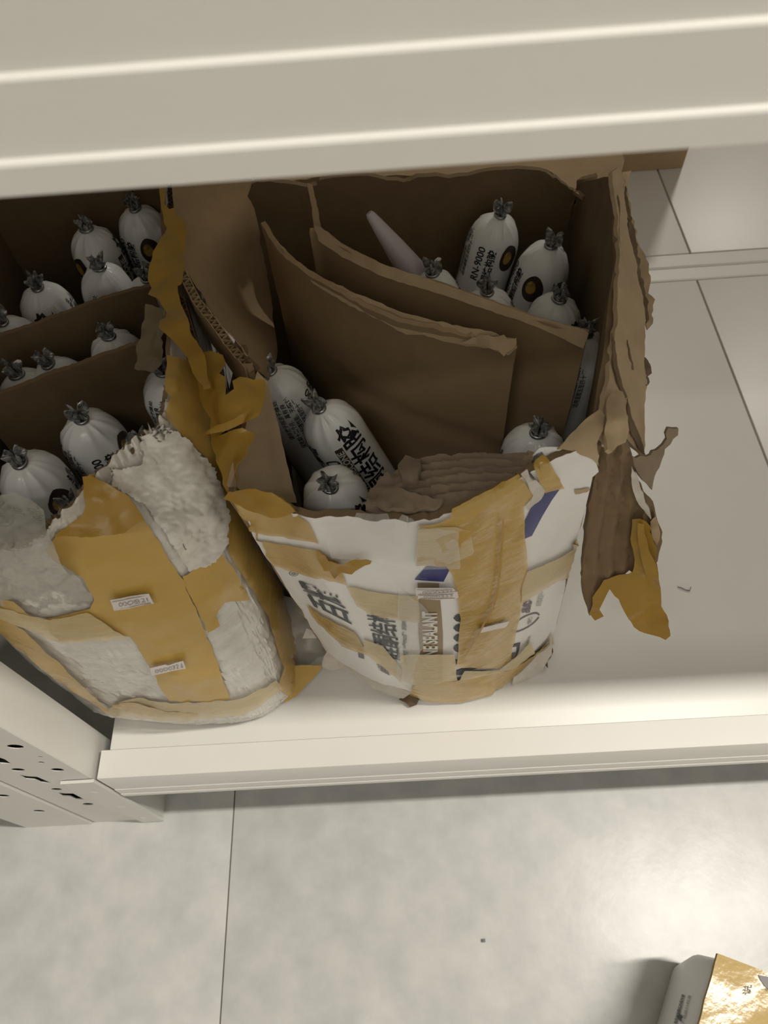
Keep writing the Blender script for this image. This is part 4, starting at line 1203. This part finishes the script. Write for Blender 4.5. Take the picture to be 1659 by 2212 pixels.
# ================================================================== CARTON ON THE FLOOR
FH = 0.135
def atf(px, py, z):
    return at(px, py, z - SH)
c0 = atf(1550, 2070, FH)                     # back left corner of the lid
ca = (atf(1659, 2112, FH) - c0); ca.z = 0; ca.normalize()
cbv = (atf(1512, 2212, FH) - c0); cbv.z = 0; cbv.normalize()
fb = thing('cardboard_carton', 'low white carton with glossy gold-brown taped lid lying on the floor', 'carton', (c0.x + .1, c0.y - .1, 0))
W_, D_ = 0.26, 0.30
def fcorner(a, b, z, o=0.0):
    return c0 + ca * a + cbv * b + Vector((0, 0, z - FH)) - (ca * o if a < W_ / 2 else -ca * o)
def bulge_box():
    V = []; F = []
    nu, nv = 24, 10
    # ring around the footprint with rounded corners
    ring = []
    rr = 0.012
    cs = [(rr, rr, PI, 1.5 * PI), (W_ - rr, rr, 1.5 * PI, 2 * PI), (W_ - rr, D_ - rr, 0, .5 * PI), (rr, D_ - rr, .5 * PI, PI)]
    for (x, y, a0, a1) in cs:
        for k in range(5):
            t = a0 + (a1 - a0) * k / 4
            ring.append((x + rr * math.cos(t), y + rr * math.sin(t)))
    n = len(ring)
    lv = [(0.0, -0.002), (0.004, 0.0), (FH * .5, 0.006), (FH - .010, 0.002), (FH - .004, -0.001)]
    for z, o in lv:
        for (x, y) in ring:
            dx = (x - W_ / 2) / (W_ / 2); dy = (y - D_ / 2) / (D_ / 2)
            V.append(c0 + ca * (x + o * dx) + cbv * (y + o * dy) + Vector((0, 0, z - FH)))
    for i in range(len(lv) - 1):
        for k in range(n):
            F.append((i * n + k, i * n + (k + 1) % n, (i + 1) * n + (k + 1) % n, (i + 1) * n + k))
    F.append(tuple(range(n)))
    F.append(tuple((len(lv) - 1) * n + k for k in range(n)))
    bm = bmesh.new()
    vs = [bm.verts.new(v) for v in V]
    for f in F:
        bm.faces.new([vs[i] for i in f])
    bmesh.ops.recalc_face_normals(bm, faces=bm.faces[:])
    bm.verts.index_update()
    F = [[v.index for v in f.verts] for f in bm.faces]; bm.free()
    return V, F
V, F = bulge_box()
fbody = mkobj('carton_body', V, F, 'print_white', fb, sharp=60)
# lid board slightly overhanging with torn brown edge
V = []; F = []
NU, NV = 26, 30
def lidp(i, j, dz):
    a = -0.001 + (W_ + .002) * i / NU; b = -0.004 + (D_ + .004) * j / NV
    z = FH + dz + 0.0025 * nz((a * 9, b * 9, 0), 1, 3) * (1 if 0 < i else 0.3) + 0.0005 * nz((a * 30, b * 30, 0), 1, 5) + 0.022 * b + 0.008 * a
    return c0 + ca * (a + (0.0015 * nz((b * 60, 0, 0), 1, 2) if i == 0 else 0)) + cbv * b + Vector((0, 0, z - FH))
for dz in (0.0, -0.005):
    for i in range(NU + 1):
        for j in range(NV + 1):
            V.append(lidp(i, j, dz))
Wd = NV + 1; K = (NU + 1) * Wd
fm = []
up = Vector((0, 0, 1))
for i in range(NU):
    for j in range(NV):
        k = i * Wd + j
        q = (k, k + 1, k + Wd + 1, k + Wd)
        if (V[q[1]] - V[q[0]]).cross(V[q[2]] - V[q[0]]).z < 0:
            q = q[::-1]
        F.append(q); fm.append(0); F.append(tuple(K + x for x in q[::-1])); fm.append(1)
for i in range(NU):
    for j in (0, NV):
        k = i * Wd + j; F.append((k, k + Wd, K + k + Wd, K + k)); fm.append(1)
for j in range(NV):
    for i in (0, NU):
        k = i * Wd + j; F.append((k, k + 1, K + k + 1, K + k)); fm.append(1)
lid = mkobj('taped_lid', V, F, ['carton_gold', 'cardboard'], fb, fmat=fm, sharp=60)
HB = Hit([fbody]); HD = Hit([lid])
Z_ = lambda pts: [(1300 + x / 4.621, 2000 + y / 4.621) for x, y in pts]
text_on('printed_text', '4', Z_([(815, 960), (810, 885), (755, 885), (760, 960)]), HB, 'ink', fb, bold=0.03)
text_on('printed_text', '单组份硅酮结构密封胶', Z_([(760, 980), (840, 690), (805, 685), (720, 980)]), HB, 'ink_grey', fb, bold=0.02)
text_on('printed_text', '产品执行标准', Z_([(830, 980), (900, 700), (870, 690), (800, 980)]), HB, 'ink_soft', fb, bold=0.0)
decal('printed_emblem', Z_([(1560, 490), (1665, 510), (1665, 640), (1620, 600), (1580, 540)]), HD, 'logo_dark', fb, 0.001, 8)
text_on('printed_text', '说', Z_([(1480, 690), (1500, 590), (1420, 590), (1400, 690)]), HD, 'ink_soft', fb, 0.001, 0.0)
text_on('printed_text', '®', Z_([(1680, 650), (1680, 610), (1630, 620), (1630, 650)]), HD, 'ink_soft', fb, 0.001, 0.0)

# specks on the floor
p = atf(1044, 2032, 0.0)
V, F = box_vf(p.x - .0022, p.x + .0022, p.y - .0016, p.y + .0016, 0.0, 0.0018, 0.0006)
tag(mkobj('grit_speck', V, F, 'ink_soft'), 'tiny dark speck of grit on the grey floor', 'grit')
